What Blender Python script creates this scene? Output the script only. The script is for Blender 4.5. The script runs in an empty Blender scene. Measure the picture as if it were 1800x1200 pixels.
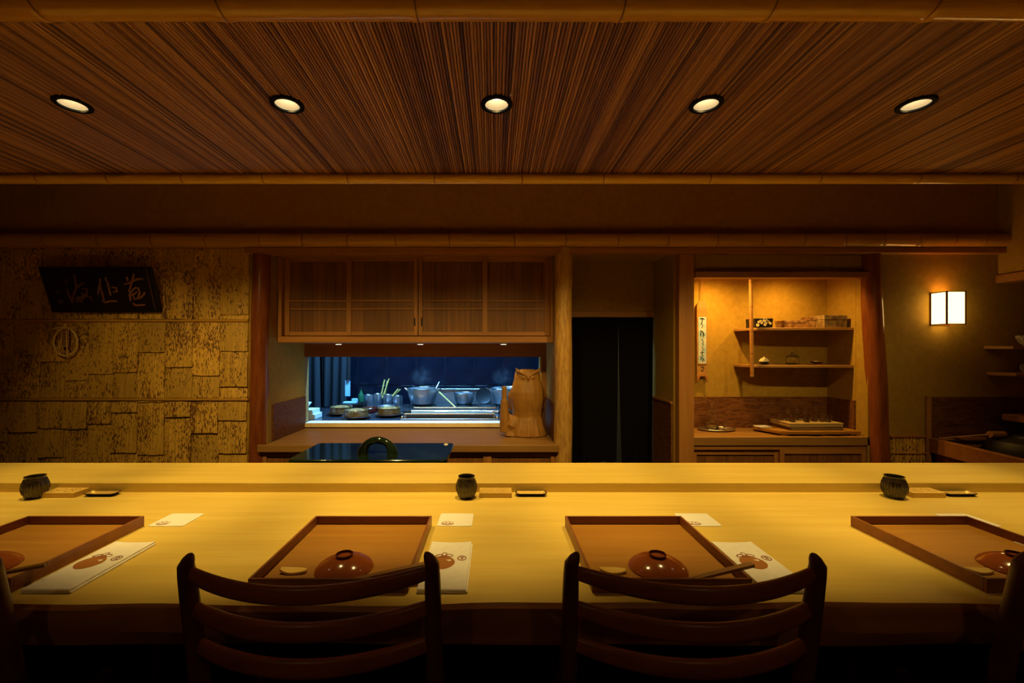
import bpy, math, random
from mathutils import Vector, Matrix

random.seed(7)
scn = bpy.context.scene
col = scn.collection
PI = math.pi

# ------------------------------------------------------------------ camera, world, exposure
F, VX, VY, CZ = 765.0, 868.0, 615.0, 1.276        # focal length in pixels, vanishing point, eye height
cam_data = bpy.data.cameras.new('camera')
cam = bpy.data.objects.new('camera', cam_data)
col.objects.link(cam)
cam.location = (0, 0, CZ)
cam.rotation_euler = (PI / 2, 0, 0)
cam_data.sensor_width = 36.0
cam_data.lens = F / 1800 * 36.0
cam_data.shift_x = (900 - VX) / 1800
cam_data.shift_y = (VY - 600) / 1800
cam_data.clip_start = 0.02
scn.camera = cam

world = bpy.data.worlds.new('world')
scn.world = world
world.use_nodes = True
world.node_tree.nodes['Background'].inputs[0].default_value = (0.02, 0.012, 0.006, 1)
world.node_tree.nodes['Background'].inputs[1].default_value = 0.2

scn.view_settings.view_transform = 'Standard'
scn.view_settings.look = 'None'
scn.view_settings.gamma = 1.0
scn.view_settings.use_curve_mapping = False
scn.view_settings.exposure = 0.0

WARM = (1.0, 0.69, 0.20)
COUNTER_LAMP_W = 76.0       # each downlight over the counter, the two added ones dimmed
ROOM_FILL_W = 9.0           # unseen fill lamps added behind the camera
NICHE_LAMP_W = 29.0
HATCH_LAMP_W = 4.5          # small lights below the wall cabinet
KITCHEN_LAMP_W = 230.0
LANTERN_STRENGTH = 5.5
SPILL_W = 58.0              # second spot in each downlight, added to light the back wall


def P(px, py, d):
    """photo pixel + distance -> point"""
    return Vector(((px - VX) * d / F, d, CZ + (VY - py) * d / F))


def X(px, d):
    return (px - VX) * d / F


def Z(py, d):
    return CZ + (VY - py) * d / F


# ------------------------------------------------------------------ materials
MATS = {}


def new_mat(name):
    m = bpy.data.materials.new(name)
    m.use_nodes = True
    MATS[name] = m
    nt = m.node_tree
    return m, nt, nt.nodes, nt.links, nt.nodes['Principled BSDF']


def plain(name, c, rough=0.5, metal=0.0, coat=0.0, trans=0.0, ior=1.45, bump=0.0, bscale=200, spec=0.5, var=0.0, c2=None, nscale=12):
    m, nt, N, L, b = new_mat(name)
    b.inputs['Base Color'].default_value = (*c, 1)
    b.inputs['Roughness'].default_value = rough
    b.inputs['Metallic'].default_value = metal
    b.inputs['Coat Weight'].default_value = coat
    b.inputs['Coat Roughness'].default_value = 0.08
    b.inputs['Transmission Weight'].default_value = trans
    b.inputs['IOR'].default_value = ior
    b.inputs['Specular IOR Level'].default_value = spec
    tc = N.new('ShaderNodeTexCoord')
    if c2 is not None:
        nz = N.new('ShaderNodeTexNoise')
        nz.inputs['Scale'].default_value = nscale
        nz.inputs['Detail'].default_value = 5
        L.new(tc.outputs['Object'], nz.inputs['Vector'])
        r = N.new('ShaderNodeValToRGB')
        r.color_ramp.elements[0].position = 0.35
        r.color_ramp.elements[1].position = 0.68
        r.color_ramp.elements[0].color = (*c2, 1)
        r.color_ramp.elements[1].color = (*c, 1)
        L.new(nz.outputs['Fac'], r.inputs['Fac'])
        L.new(r.outputs['Color'], b.inputs['Base Color'])
    if bump:
        n2 = N.new('ShaderNodeTexNoise')
        n2.inputs['Scale'].default_value = bscale
        n2.inputs['Detail'].default_value = 4
        L.new(tc.outputs['Object'], n2.inputs['Vector'])
        bp = N.new('ShaderNodeBump')
        bp.inputs['Strength'].default_value = bump
        bp.inputs['Distance'].default_value = 0.002
        L.new(n2.outputs['Fac'], bp.inputs['Height'])
        L.new(bp.outputs['Normal'], b.inputs['Normal'])
    return m


def wood(name, c1, c2, axis='x', rough=0.45, coat=0.0, scale=1.0, stretch=18, contrast=(0.3, 0.7), bump=0.12, var=0.12, spec=0.4, rings=0.0):
    """grain running along `axis`; objects that share the material differ a little in tone"""
    m, nt, N, L, b = new_mat(name)
    tc = N.new('ShaderNodeTexCoord')
    oi = N.new('ShaderNodeObjectInfo')
    add = N.new('ShaderNodeVectorMath')
    add.operation = 'ADD'
    mul = N.new('ShaderNodeVectorMath')
    mul.operation = 'SCALE'
    comb = N.new('ShaderNodeCombineXYZ')
    for i in range(3):
        L.new(oi.outputs['Random'], comb.inputs[i])
    L.new(comb.outputs[0], mul.inputs[0])
    mul.inputs['Scale'].default_value = 7.0
    L.new(tc.outputs['Object'], add.inputs[0])
    L.new(mul.outputs[0], add.inputs[1])
    mp = N.new('ShaderNodeMapping')
    s = {'x': (1, stretch, stretch), 'y': (stretch, 1, stretch), 'z': (stretch, stretch, 1)}[axis]
    mp.inputs['Scale'].default_value = tuple(v * scale for v in s)
    L.new(add.outputs[0], mp.inputs['Vector'])
    n1 = N.new('ShaderNodeTexNoise')
    n1.inputs['Scale'].default_value = 1.6
    n1.inputs['Detail'].default_value = 7
    n1.inputs['Roughness'].default_value = 0.62
    n1.inputs['Distortion'].default_value = 0.25 + rings
    L.new(mp.outputs[0], n1.inputs['Vector'])
    r = N.new('ShaderNodeValToRGB')
    r.color_ramp.elements[0].position = contrast[0]
    r.color_ramp.elements[1].position = contrast[1]
    r.color_ramp.elements[0].color = (*c2, 1)
    r.color_ramp.elements[1].color = (*c1, 1)
    L.new(n1.outputs['Fac'], r.inputs['Fac'])
    hsv = N.new('ShaderNodeHueSaturation')
    mr = N.new('ShaderNodeMapRange')
    mr.inputs['To Min'].default_value = 1 - var
    mr.inputs['To Max'].default_value = 1 + var
    L.new(oi.outputs['Random'], mr.inputs['Value'])
    L.new(mr.outputs[0], hsv.inputs['Value'])
    L.new(r.outputs['Color'], hsv.inputs['Color'])
    L.new(hsv.outputs[0], b.inputs['Base Color'])
    b.inputs['Roughness'].default_value = rough
    b.inputs['Coat Weight'].default_value = coat
    b.inputs['Coat Roughness'].default_value = 0.15
    b.inputs['Specular IOR Level'].default_value = spec
    bp = N.new('ShaderNodeBump')
    bp.inputs['Strength'].default_value = bump
    bp.inputs['Distance'].default_value = 0.002
    L.new(n1.outputs['Fac'], bp.inputs['Height'])
    L.new(bp.outputs['Normal'], b.inputs['Normal'])
    return m


def emit(name, c, s):
    m, nt, N, L, b = new_mat(name)
    b.inputs['Base Color'].default_value = (*c, 1)
    b.inputs['Emission Color'].default_value = (*c, 1)
    b.inputs['Emission Strength'].default_value = s
    return m


def bark_mat():
    """flattened bamboo bark: pale vertical fibres with long dark flecks"""
    m, nt, N, L, b = new_mat('bamboo_bark')
    tc = N.new('ShaderNodeTexCoord')
    oi = N.new('ShaderNodeObjectInfo')
    geo = N.new('ShaderNodeNewGeometry')
    sh = N.new('ShaderNodeVectorMath'); sh.operation = 'MULTIPLY_ADD'
    cx = N.new('ShaderNodeCombineXYZ')
    for i in range(3):
        L.new(oi.outputs['Random'], cx.inputs[i])
    L.new(cx.outputs[0], sh.inputs[0])
    sh.inputs[1].default_value = (9, 0, 9)
    L.new(geo.outputs['Position'], sh.inputs[2])
    def noise(sc, detail, seed, dist=0.0):
        mp = N.new('ShaderNodeMapping')
        mp.inputs['Scale'].default_value = sc
        mp.inputs['Location'].default_value = (seed, seed * 2, seed * 3)
        L.new(sh.outputs[0], mp.inputs['Vector'])
        n = N.new('ShaderNodeTexNoise')
        n.inputs['Scale'].default_value = 1.0
        n.inputs['Detail'].default_value = detail
        n.inputs['Distortion'].default_value = dist
        L.new(mp.outputs[0], n.inputs['Vector'])
        return n
    fib = noise((150, 30, 3), 3, 1)
    fl = noise((150, 20, 42), 3, 5, 0.3)
    bl = noise((9, 8, 4), 2, 9)
    r1 = N.new('ShaderNodeValToRGB')
    r1.color_ramp.elements[0].position = 0.3
    r1.color_ramp.elements[1].position = 0.7
    r1.color_ramp.elements[0].color = (0.50, 0.265, 0.035, 1)
    r1.color_ramp.elements[1].color = (0.84, 0.50, 0.08, 1)
    L.new(fib.outputs['Fac'], r1.inputs['Fac'])
    # fleck mask: more flecks where the broad noise is high
    ad = N.new('ShaderNodeMath'); ad.operation = 'MULTIPLY_ADD'
    ad.inputs[1].default_value = 0.45
    L.new(bl.outputs['Fac'], ad.inputs[0])
    L.new(fl.outputs['Fac'], ad.inputs[2])
    rnd = N.new('ShaderNodeMath'); rnd.operation = 'MULTIPLY_ADD'
    rnd.inputs[1].default_value = 0.1
    L.new(oi.outputs['Random'], rnd.inputs[0])
    L.new(ad.outputs[0], rnd.inputs[2])
    r2 = N.new('ShaderNodeValToRGB')
    r2.color_ramp.elements[0].position = .835
    r2.color_ramp.elements[1].position = .87
    r2.color_ramp.elements[0].color = (0, 0, 0, 1)
    r2.color_ramp.elements[1].color = (0.92, 0.92, 0.92, 1)
    L.new(rnd.outputs[0], r2.inputs['Fac'])
    mx = N.new('ShaderNodeMix'); mx.data_type = 'RGBA'
    L.new(r2.outputs['Color'], mx.inputs['Factor'])
    L.new(r1.outputs['Color'], mx.inputs['A'])
    mx.inputs['B'].default_value = (0.12, 0.042, 0.012, 1)
    hsv = N.new('ShaderNodeHueSaturation')
    mr = N.new('ShaderNodeMapRange')
    mr.inputs['To Min'].default_value = 0.8
    mr.inputs['To Max'].default_value = 1.15
    L.new(oi.outputs['Random'], mr.inputs['Value'])
    L.new(mr.outputs[0], hsv.inputs['Value'])
    L.new(mx.outputs['Result'], hsv.inputs['Color'])
    L.new(hsv.outputs[0], b.inputs['Base Color'])
    b.inputs['Roughness'].default_value = 0.5
    bp = N.new('ShaderNodeBump')
    bp.inputs['Strength'].default_value = 0.35
    bp.inputs['Distance'].default_value = 0.002
    L.new(fib.outputs['Fac'], bp.inputs['Height'])
    L.new(bp.outputs['Normal'], b.inputs['Normal'])
    return m


def slat_mat():
    m, nt, N, L, b = new_mat('reed_slats')
    at = N.new('ShaderNodeAttribute')
    at.attribute_name = 'tone'
    tc = N.new('ShaderNodeTexCoord')
    mp = N.new('ShaderNodeMapping')
    mp.inputs['Scale'].default_value = (90, 5, 20)
    L.new(tc.outputs['Object'], mp.inputs['Vector'])
    n = N.new('ShaderNodeTexNoise')
    n.inputs['Scale'].default_value = 1
    n.inputs['Detail'].default_value = 3
    L.new(mp.outputs[0], n.inputs['Vector'])
    sm = N.new('ShaderNodeMath'); sm.operation = 'MULTIPLY_ADD'
    sm.inputs[1].default_value = 0.45
    L.new(n.outputs['Fac'], sm.inputs[0])
    L.new(at.outputs['Fac'], sm.inputs[2])
    r = N.new('ShaderNodeValToRGB')
    e = r.color_ramp.elements
    e[0].position = 0.15; e[0].color = (0.07, 0.02, 0.006, 1)
    e[1].position = 1.1; e[1].color = (0.50, 0.25, 0.075, 1)
    e2 = r.color_ramp.elements.new(0.6); e2.color = (0.26, 0.105, 0.03, 1)
    L.new(sm.outputs[0], r.inputs['Fac'])
    L.new(r.outputs['Color'], b.inputs['Base Color'])
    b.inputs['Roughness'].default_value = 0.42
    return m


wood('hinoki', (0.71, 0.52, 0.125), (0.61, 0.415, 0.08), 'x', 0.42, 0.0, 1.0, 16, (0.3, 0.72), 0.06, 0.02)
wood('hinoki_dark', (0.34, 0.13, 0.03), (0.22, 0.075, 0.016), 'x', 0.5)  # counter front: same wood with its shade put into the colour; also a dark rail
wood('cedar', (0.25, 0.098, 0.024), (0.13, 0.045, 0.010), 'z', 0.5, stretch=30, var=0.18)
wood('cedar_rail', (0.42, 0.18, 0.042), (0.31, 0.12, 0.026), 'x', 0.48, stretch=20)
wood('cedar_stile', (0.42, 0.18, 0.042), (0.31, 0.12, 0.026), 'z', 0.48, stretch=20)
wood('shelf_wood', (0.38, 0.195, 0.052), (0.27, 0.125, 0.03), 'x', 0.45, stretch=14)
wood('figured_panel', (0.20, 0.075, 0.022), (0.085, 0.026, 0.008), 'x', 0.6, stretch=6, scale=4.5, rings=1.6, contrast=(0.38, 0.62), spec=.2)
wood('tray_wood', (0.36, 0.165, 0.014), (0.29, 0.118, 0.009), 'x', 0.5, 0.0, stretch=22, scale=1.3, var=0.04)
wood('tray_rim', (0.30, 0.105, 0.032), (0.22, 0.07, 0.02), 'x', 0.4, 0.1, var=0.04)
wood('teak', (0.27, 0.070, 0.018), (0.15, 0.036, 0.009), 'x', 0.38, 0.08, stretch=10, scale=2, var=0.05, spec=.3)
wood('teak_post', (0.13, 0.034, 0.011), (0.07, 0.017, 0.006), 'z', 0.38, 0.08, stretch=10, scale=2, var=0.05, spec=.3)
wood('log', (0.58, 0.32, 0.075), (0.30, 0.135, 0.03), 'z', 0.5, 0.0, stretch=5, scale=7, var=0.05, contrast=(0.28, 0.6), bump=0.35)
wood('log_red', (0.27, 0.075, 0.018), (0.15, 0.034, 0.008), 'z', 0.25, 0.35, stretch=8, scale=3, var=0.05)
wood('owl_wood', (0.38, 0.185, 0.036), (0.25, 0.105, 0.018), 'z', 0.5, stretch=7, scale=4, bump=0.4, var=0.0)
wood('bamboo_x', (0.80, 0.50, 0.08), (0.66, 0.37, 0.05), 'x', 0.25, 0.3, stretch=30, scale=2, var=0.06)
wood('bamboo_old', (0.62, 0.33, 0.05), (0.49, 0.23, 0.03), 'x', 0.25, 0.3, stretch=30, scale=2, var=0.06)
wood('bamboo_z', (0.44, 0.21, 0.065), (0.32, 0.13, 0.035), 'z', 0.3, 0.2, stretch=20, scale=2)
wood('pale_wood', (0.72, 0.49, 0.12), (0.62, 0.39, 0.08), 'x', 0.45, stretch=18, scale=2)
wood('dark_floor', (0.05, 0.022, 0.010), (0.03, 0.012, 0.006), 'x', 0.4)
plain('bamboo_node', (0.17, 0.07, 0.022), 0.5)
plain('plaster', (0.40, 0.235, 0.028), 0.9, bump=0.5, bscale=120, c2=(0.34, 0.195, 0.020), nscale=30)
plain('plaster_band', (0.40, 0.19, 0.03), 0.95, bump=0.4, bscale=140, c2=(0.35, 0.16, 0.024), nscale=30)
plain('dark_paint', (0.012, 0.009, 0.007), 0.7)
plain('black_metal', (0.003, 0.003, 0.003), 0.6, spec=0.1)
plain('reflector', (0.34, 0.29, 0.20), 0.5, spec=0.3)
plain('black_lacquer', (0.010, 0.006, 0.005), 0.35)
plain('gilt', (0.28, 0.105, 0.035), 0.5)
plain('gilt_dull', (0.19, 0.07, 0.03), 0.6)
plain('straw', (0.78, 0.52, 0.17), 0.8, bump=0.5, bscale=300)
plain('paper', (0.76, 0.73, 0.69), 0.85)
plain('card_print', (0.27, 0.09, 0.035), 0.8)
plain('persimmon', (0.36, 0.13, 0.022), 0.8)
plain('cloth', (0.84, 0.80, 0.76), 0.95, bump=0.3, bscale=900, c2=(0.80, 0.75, 0.70), nscale=60)
plain('red_lacquer', (0.30, 0.075, 0.018), 0.14, coat=0.5)
plain('dark_lacquer', (0.09, 0.014, 0.006), 0.2, coat=0.5)
plain('ribbed_glaze', (0.055, 0.042, 0.024), 0.16, coat=0.5, c2=(0.02, 0.012, 0.008), nscale=60)
plain('rib_pale', (0.13, 0.09, 0.045), 0.3)
plain('gold', (0.80, 0.55, 0.16), 0.5, 0.5, bump=0.8, bscale=160)
plain('green_glaze', (0.007, 0.016, 0.008), 0.10, coat=0.4, c2=(0.003, 0.006, 0.004), nscale=9, bump=0.12, bscale=14)
plain('white_glaze', (0.8, 0.78, 0.7), 0.2)
plain('noren_cloth', (0.0045, 0.0035, 0.004), 1.0, spec=0.05)
plain('indigo_tile', (0.006, 0.008, 0.016), 0.16, c2=(0.003, 0.004, 0.009), nscale=5, bump=0.15, bscale=8)
plain('tile_joint', (0.01, 0.011, 0.016), 0.8)
plain('steel', (0.68, 0.69, 0.71), 0.36, 1.0, bump=0.1, bscale=60)
plain('steel_bright', (0.75, 0.76, 0.78), 0.14, 1.0)
plain('bronze', (0.30, 0.16, 0.07), 0.3, 1.0)
plain('iron', (0.012, 0.012, 0.013), 0.45)
plain('dark_counter', (0.02, 0.022, 0.028), 0.25)
plain('curtain_cloth', (0.014, 0.018, 0.022), 0.9)
plain('kitchen_wall', (0.35, 0.36, 0.35), 0.8)
plain('olive_glaze', (0.16, 0.10, 0.025), 0.18, coat=0.5, c2=(0.08, 0.05, 0.016), nscale=40)
plain('dark_stoneware', (0.05, 0.03, 0.02), 0.3)
plain('straw_food', (0.42, 0.22, 0.045), 0.9, bump=1.0, bscale=120, c2=(0.12, 0.05, 0.012), nscale=45)
plain('glass', (1, 1, 1), 0.02, trans=1.0, ior=1.45)
plain('sake', (0.95, 0.85, 0.55), 0.02, trans=1.0, ior=1.33)
plain('silver', (0.85, 0.78, 0.65), 0.3, 1.0)
plain('sill_wood', (0.80, 0.64, 0.40), 0.5, c2=(0.74, 0.57, 0.33), nscale=20)
plain('cream', (0.75, 0.62, 0.36), 0.5)
plain('book_cloth', (0.42, 0.28, 0.11), 0.7)
plain('book_dark', (0.20, 0.12, 0.05), 0.7)
plain('blue_paper', (0.22, 0.40, 0.62), 0.9, c2=(0.50, 0.52, 0.55), nscale=26)
plain('ink', (0.015, 0.010, 0.008), 0.8)
plain('bottle_green', (0.02, 0.10, 0.04), 0.15)
plain('pale_box', (0.55, 0.60, 0.50), 0.7)
plain('blue_white', (0.35, 0.62, 0.80), 0.5)
plain('leather', (0.02, 0.012, 0.009), 0.45)
plain('tetsu', (0.02, 0.014, 0.012), 0.5, bump=0.4, bscale=200)
plain('patterned_china', (0.7, 0.62, 0.42), 0.3, c2=(0.10, 0.09, 0.10), nscale=55)
plain('mottled_lacquer', (0.10, 0.055, 0.025), 0.4, c2=(0.30, 0.20, 0.09), nscale=28)
plain('mottled_brown', (0.34, 0.19, 0.07), 0.5, c2=(0.13, 0.05, 0.02), nscale=35)
bark_mat()
slat_mat()
emit('bulb', (1.0, 0.84, 0.56), 14.0)
emit('small_bulb', (1.0, 0.88, 0.62), 9.0)
emit('lantern_paper', (1.0, 0.62, 0.17), LANTERN_STRENGTH)
emit('kitchen_tube', (0.32, 0.60, 1.0), 3.0)


# ------------------------------------------------------------------ mesh builder
class MB:
    def __init__(self):
        self.v, self.f, self.sm, self.tone = [], [], [], []
        self.M = Matrix.Identity(4)

    def add(self, verts, faces, smooth=False, tone=0.5):
        o = len(self.v)
        for p in verts:
            self.v.append(tuple(self.M @ Vector(p)))
        for f in faces:
            self.f.append(tuple(i + o for i in f))
            self.sm.append(smooth)
            self.tone.append(tone)
        return self

    def box(self, x0, x1, y0, y1, z0, z1, tone=0.5):
        v = [(x0, y0, z0), (x1, y0, z0), (x1, y1, z0), (x0, y1, z0), (x0, y0, z1), (x1, y0, z1), (x1, y1, z1), (x0, y1, z1)]
        f = [(0, 3, 2, 1), (4, 5, 6, 7), (0, 1, 5, 4), (1, 2, 6, 5), (2, 3, 7, 6), (3, 0, 4, 7)]
        return self.add(v, f, False, tone)

    def prism(self, poly, z0, z1):
        """polygon (x, y) counter-clockwise seen from +z"""
        n = len(poly)
        v = [(p[0], p[1], z0) for p in poly] + [(p[0], p[1], z1) for p in poly]
        f = [tuple(reversed(range(n))), tuple(range(n, 2 * n))]
        f += [(i, (i + 1) % n, n + (i + 1) % n, n + i) for i in range(n)]
        return self.add(v, f)

    def prism_xz(self, poly, y0, y1):
        """polygon (x, z), thickness along y from y0 (front) to y1"""
        n = len(poly)
        v = [(p[0], y0, p[1]) for p in poly] + [(p[0], y1, p[1]) for p in poly]
        f = [tuple(range(n)), tuple(reversed(range(n, 2 * n)))]
        f += [(i, n + i, n + (i + 1) % n, (i + 1) % n) for i in range(n)]
        return self.add(v, f)

    def lathe(self, prof, seg=28, c=(0, 0, 0), sx=1.0, sy=1.0, ribs=None, close=True):
        """profile of (r, z) from bottom to top, caps closed where r is 0 or close is set"""
        v, f = [], []
        n = len(prof)
        for i, (r, z) in enumerate(prof):
            for k in range(seg):
                a = 2 * PI * k / seg
                rr = r
                if ribs and ribs[1] <= i <= ribs[2]:
                    rr = r * (1 + ribs[3] * (0.5 + 0.5 * math.cos(ribs[0] * a)))
                v.append((c[0] + rr * sx * math.cos(a), c[1] + rr * sy * math.sin(a), c[2] + z))
        for i in range(n - 1):
            for k in range(seg):
                a, b = i * seg + k, i * seg + (k + 1) % seg
                f.append((a, b, b + seg, a + seg))
        if close:
            f.append(tuple(reversed(range(seg))))
            f.append(tuple(range((n - 1) * seg, n * seg)))
        return self.add(v, f, True)

    def tube(self, pts, rad, seg=10, sx=1.0, caps=True, up=(0, 0, 1), prof=None):
        """round or profiled section swept along points; prof = list of (a, b) in the section's side/up axes"""
        pts = [Vector(p) for p in pts]
        n = len(pts)
        if not hasattr(rad, '__len__'):
            rad = [rad] * n
        if prof is None:
            prof = [(math.cos(2 * PI * k / seg) * sx, math.sin(2 * PI * k / seg)) for k in range(seg)]
        seg = len(prof)
        v, f = [], []
        for i, p in enumerate(pts):
            t = (pts[min(i + 1, n - 1)] - pts[max(i - 1, 0)]).normalized()
            u = Vector(up)
            if abs(t.dot(u)) > 0.97:
                u = Vector((0, 1, 0))
            s = t.cross(u).normalized()
            w = s.cross(t).normalized()
            for a, b in prof:
                v.append(p + s * a * rad[i] + w * b * rad[i])
        for i in range(n - 1):
            for k in range(seg):
                a, b = i * seg + k, i * seg + (k + 1) % seg
                f.append((a, b, b + seg, a + seg))
        if caps:
            f.append(tuple(reversed(range(seg))))
            f.append(tuple(range((n - 1) * seg, n * seg)))
        return self.add(v, f, True)

    def ribbon(self, pts, w, z0, z1):
        """brush stroke in the xy plane, thin slab from z0 to z1; w = width or list"""
        n = len(pts)
        if not hasattr(w, '__len__'):
            w = [w * (0.6 + 0.4 * math.sin(PI * (i + 0.6) / (n + 0.2))) for i in range(n)]
        left, right = [], []
        for i in range(n):
            a = Vector(pts[max(i - 1, 0)]); b = Vector(pts[min(i + 1, n - 1)])
            d = (b - a)
            d = d.normalized() if d.length > 0 else Vector((1, 0))
            nn = Vector((-d.y, d.x)) * w[i] / 2
            p = Vector(pts[i])
            left.append(p + nn); right.append(p - nn)
        v = []
        for q in left: v.append((q.x, q.y, z1))
        for q in right: v.append((q.x, q.y, z1))
        for q in left: v.append((q.x, q.y, z0))
        for q in right: v.append((q.x, q.y, z0))
        f = []
        for i in range(n - 1):
            f.append((i, n + i, n + i + 1, i + 1))
            f.append((i, i + 1, 2 * n + i + 1, 2 * n + i))
            f.append((n + i, 3 * n + i, 3 * n + i + 1, n + i + 1))
        f.append((0, 2 * n, 3 * n, n))
        f.append((n - 1, 2 * n - 1, 4 * n - 1, 3 * n - 1))
        return self.add(v, f)

    def build(self, name, mat, parent=None, bevel=0.0, loc=None, rotz=None, sharp=40, subsurf=0):
        me = bpy.data.meshes.new(name)
        me.from_pydata(self.v, [], self.f)
        me.polygons.foreach_set('use_smooth', [True if (s or bevel) else False for s in self.sm])
        me.update()
        if any(self.sm) or bevel:
            me.set_sharp_from_angle(angle=math.radians(sharp))
        me.materials.append(MATS[mat])
        if any(t != 0.5 for t in self.tone):
            a = me.attributes.new('tone', 'FLOAT', 'FACE')
            a.data.foreach_set('value', self.tone)
        o = bpy.data.objects.new(name, me)
        col.objects.link(o)
        if parent is not None:
            o.parent = parent
        if loc is not None:
            o.location = loc
        if rotz is not None:
            o.rotation_euler = (0, 0, rotz)
        if bevel:
            md = o.modifiers.new('bevel', 'BEVEL')
            md.width = bevel
            md.segments = 2
            md.limit_method = 'ANGLE'
            md.angle_limit = math.radians(35)
        if subsurf:
            md = o.modifiers.new('sub', 'SUBSURF')
            md.levels = subsurf
            md.render_levels = subsurf
        return o


def Box(*a):
    return MB().box(*a)


def tag(o, label=None, cat=None, group=None, kind=None):
    if label: o['label'] = label
    if cat: o['category'] = cat
    if group: o['group'] = group
    if kind: o['kind'] = kind
    return o


def thing(name, label, cat, loc=(0, 0, 0), rotz=0.0, group=None):
    o = bpy.data.objects.new(name, None)
    col.objects.link(o)
    o.empty_display_size = 0.05
    o.location = loc
    o.rotation_euler = (0, 0, rotz)
    return tag(o, label, cat, group)


def struct(o):
    o['kind'] = 'structure'
    return o


def dup(root, loc=None, rotz=None, label=None, group=None):
    def cp(o, par):
        c = o.copy()
        col.objects.link(c)
        c.parent = par
        for ch in [q for q in bpy.data.objects if q.parent == o]:
            cp(ch, c)
        return c
    r = cp(root, None)
    if loc is not None: r.location = loc
    if rotz is not None: r.rotation_euler = (0, 0, rotz)
    if label: r['label'] = label
    if group: r['group'] = group
    return r


def spot(name, loc, power, colr, size, blend, radius, target=None, parent=None):
    ld = bpy.data.lights.new(name, 'SPOT')
    ld.energy = power
    ld.color = colr
    ld.spot_size = math.radians(size)
    ld.spot_blend = blend
    ld.shadow_soft_size = radius
    o = bpy.data.objects.new(name, ld)
    col.objects.link(o)
    o.location = loc
    if target is not None:
        d = Vector(target) - Vector(loc)
        o.rotation_euler = d.to_track_quat('-Z', 'Y').to_euler()
    if parent:
        o.parent = parent
    return o


def point(name, loc, power, colr, radius, parent=None):
    ld = bpy.data.lights.new(name, 'POINT')
    ld.energy = power
    ld.color = colr
    ld.shadow_soft_size = radius
    o = bpy.data.objects.new(name, ld)
    col.objects.link(o)
    o.location = loc
    if parent:
        o.parent = parent
    return o


# ================================================================== STRUCTURE
W = 3.05                    # distance of the wall behind the counter
XL, XR = -3.7, 3.95         # side walls
ZC = 2.176                  # slatted canopy ceiling
struct(Box(XL - .1, XR + .1, -2.1, 5.3, -.1, 0).build('floor', 'dark_floor'))
struct(Box(XL - .1, XR + .1, -2.1, 5.3, 2.62, 2.72).build('ceiling', 'plaster_band'))
struct(Box(XL - .1, XL, -2.1, 5.3, 0, 2.62).build('wall_left', 'plaster'))
struct(Box(XR, XR + .1, -2.1, 5.3, 0, 2.62).build('wall_right', 'plaster'))
struct(Box(XL, XR, -2.1, -2.0, 0, 2.62).build('wall_front', 'plaster'))

aX0, aX1 = -1.587, 0.4386         # hatch alcove
pX0, pX1 = 0.556, 1.284           # passage with the door curtain
nX0, nX1 = 1.403, 2.62            # lit niche
AB, PB, NB = 3.65, 3.50, 3.42     # their depths
ZT = 1.985                        # underside of the upper wall

wall_bark = struct(Box(XL, -1.64, W, W + .1, 0, ZT).build('wall_bark', 'plaster'))
struct(Box(aX1 + .021, pX0 - .041, W + .02, AB, 0, 2.62).build('wall_pier', 'plaster'))
struct(Box(pX1 + .031, nX0 - .011, W + .101, NB, 0, 2.62).build('wall_pier', 'plaster'))
struct(Box(nX0, nX1 + .0, W + .02, W + .055, Z(478, W), ZT).build('wall_niche_header', 'plaster'))
wall_back = struct(Box(nX1 + .001, XR, W, W + .1, 0, ZT).build('wall_back', 'plaster'))
struct(Box(XL, XR, W, W + .1, ZT, 2.62).build('wall_upper', 'plaster_band'))

# alcove shell
wall_alcove = struct(Box(aX0 - .05, aX0, W, AB, 0, ZT).build('wall_alcove_side', 'plaster'))
wall_alcove_2 = struct(Box(aX1, aX1 + .02, W, AB, 0, ZT).build('wall_alcove_side', 'plaster'))
struct(Box(aX0 - .05, aX1 + .02, AB, AB + .1, ZT, 2.62).build('wall_alcove_top', 'plaster'))
opX0, opX1, opZ0, opZ1 = X(532, AB), X(952, AB), Z(743, AB), Z(627, AB)
wh = MB()
wh.box(aX0 - .05, aX1 + .02, AB, AB + .1, opZ1, ZT)
wh.box(opX1, aX1 + .02, AB, AB + .1, opZ0, opZ1)
wh.box(aX0 - .05, aX1 + .02, AB, AB + .1, 0, opZ0 - .035)
struct(wh.build('wall_hatch', 'cedar_rail'))
Box(aX0, aX0 + .012, W + .06, AB, .62, .888).build('wainscot_board', 'figured_panel', wall_alcove)
Box(aX1 - .012, aX1, W + .06, AB, .62, .888).build('wainscot_board', 'figured_panel', wall_alcove_2)
win = thing('window_1', 'wooden serving hatch opening into the kitchen', 'hatch')
win['kind'] = 'structure'
Box(aX0, aX1, AB - .02, AB + .12, opZ0 - .034, opZ0).build('window_sill', 'sill_wood', win, .003)
Box(opX1 - .012, opX1, AB - .004, AB + .1, opZ0, opZ1).build('window_jamb', 'pale_wood', win, .002)
Box(opX0 - .008, opX0 + .008, AB + .002, AB + .1, opZ0, opZ1).build('window_jamb', 'shelf_wood', win, .002)

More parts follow.
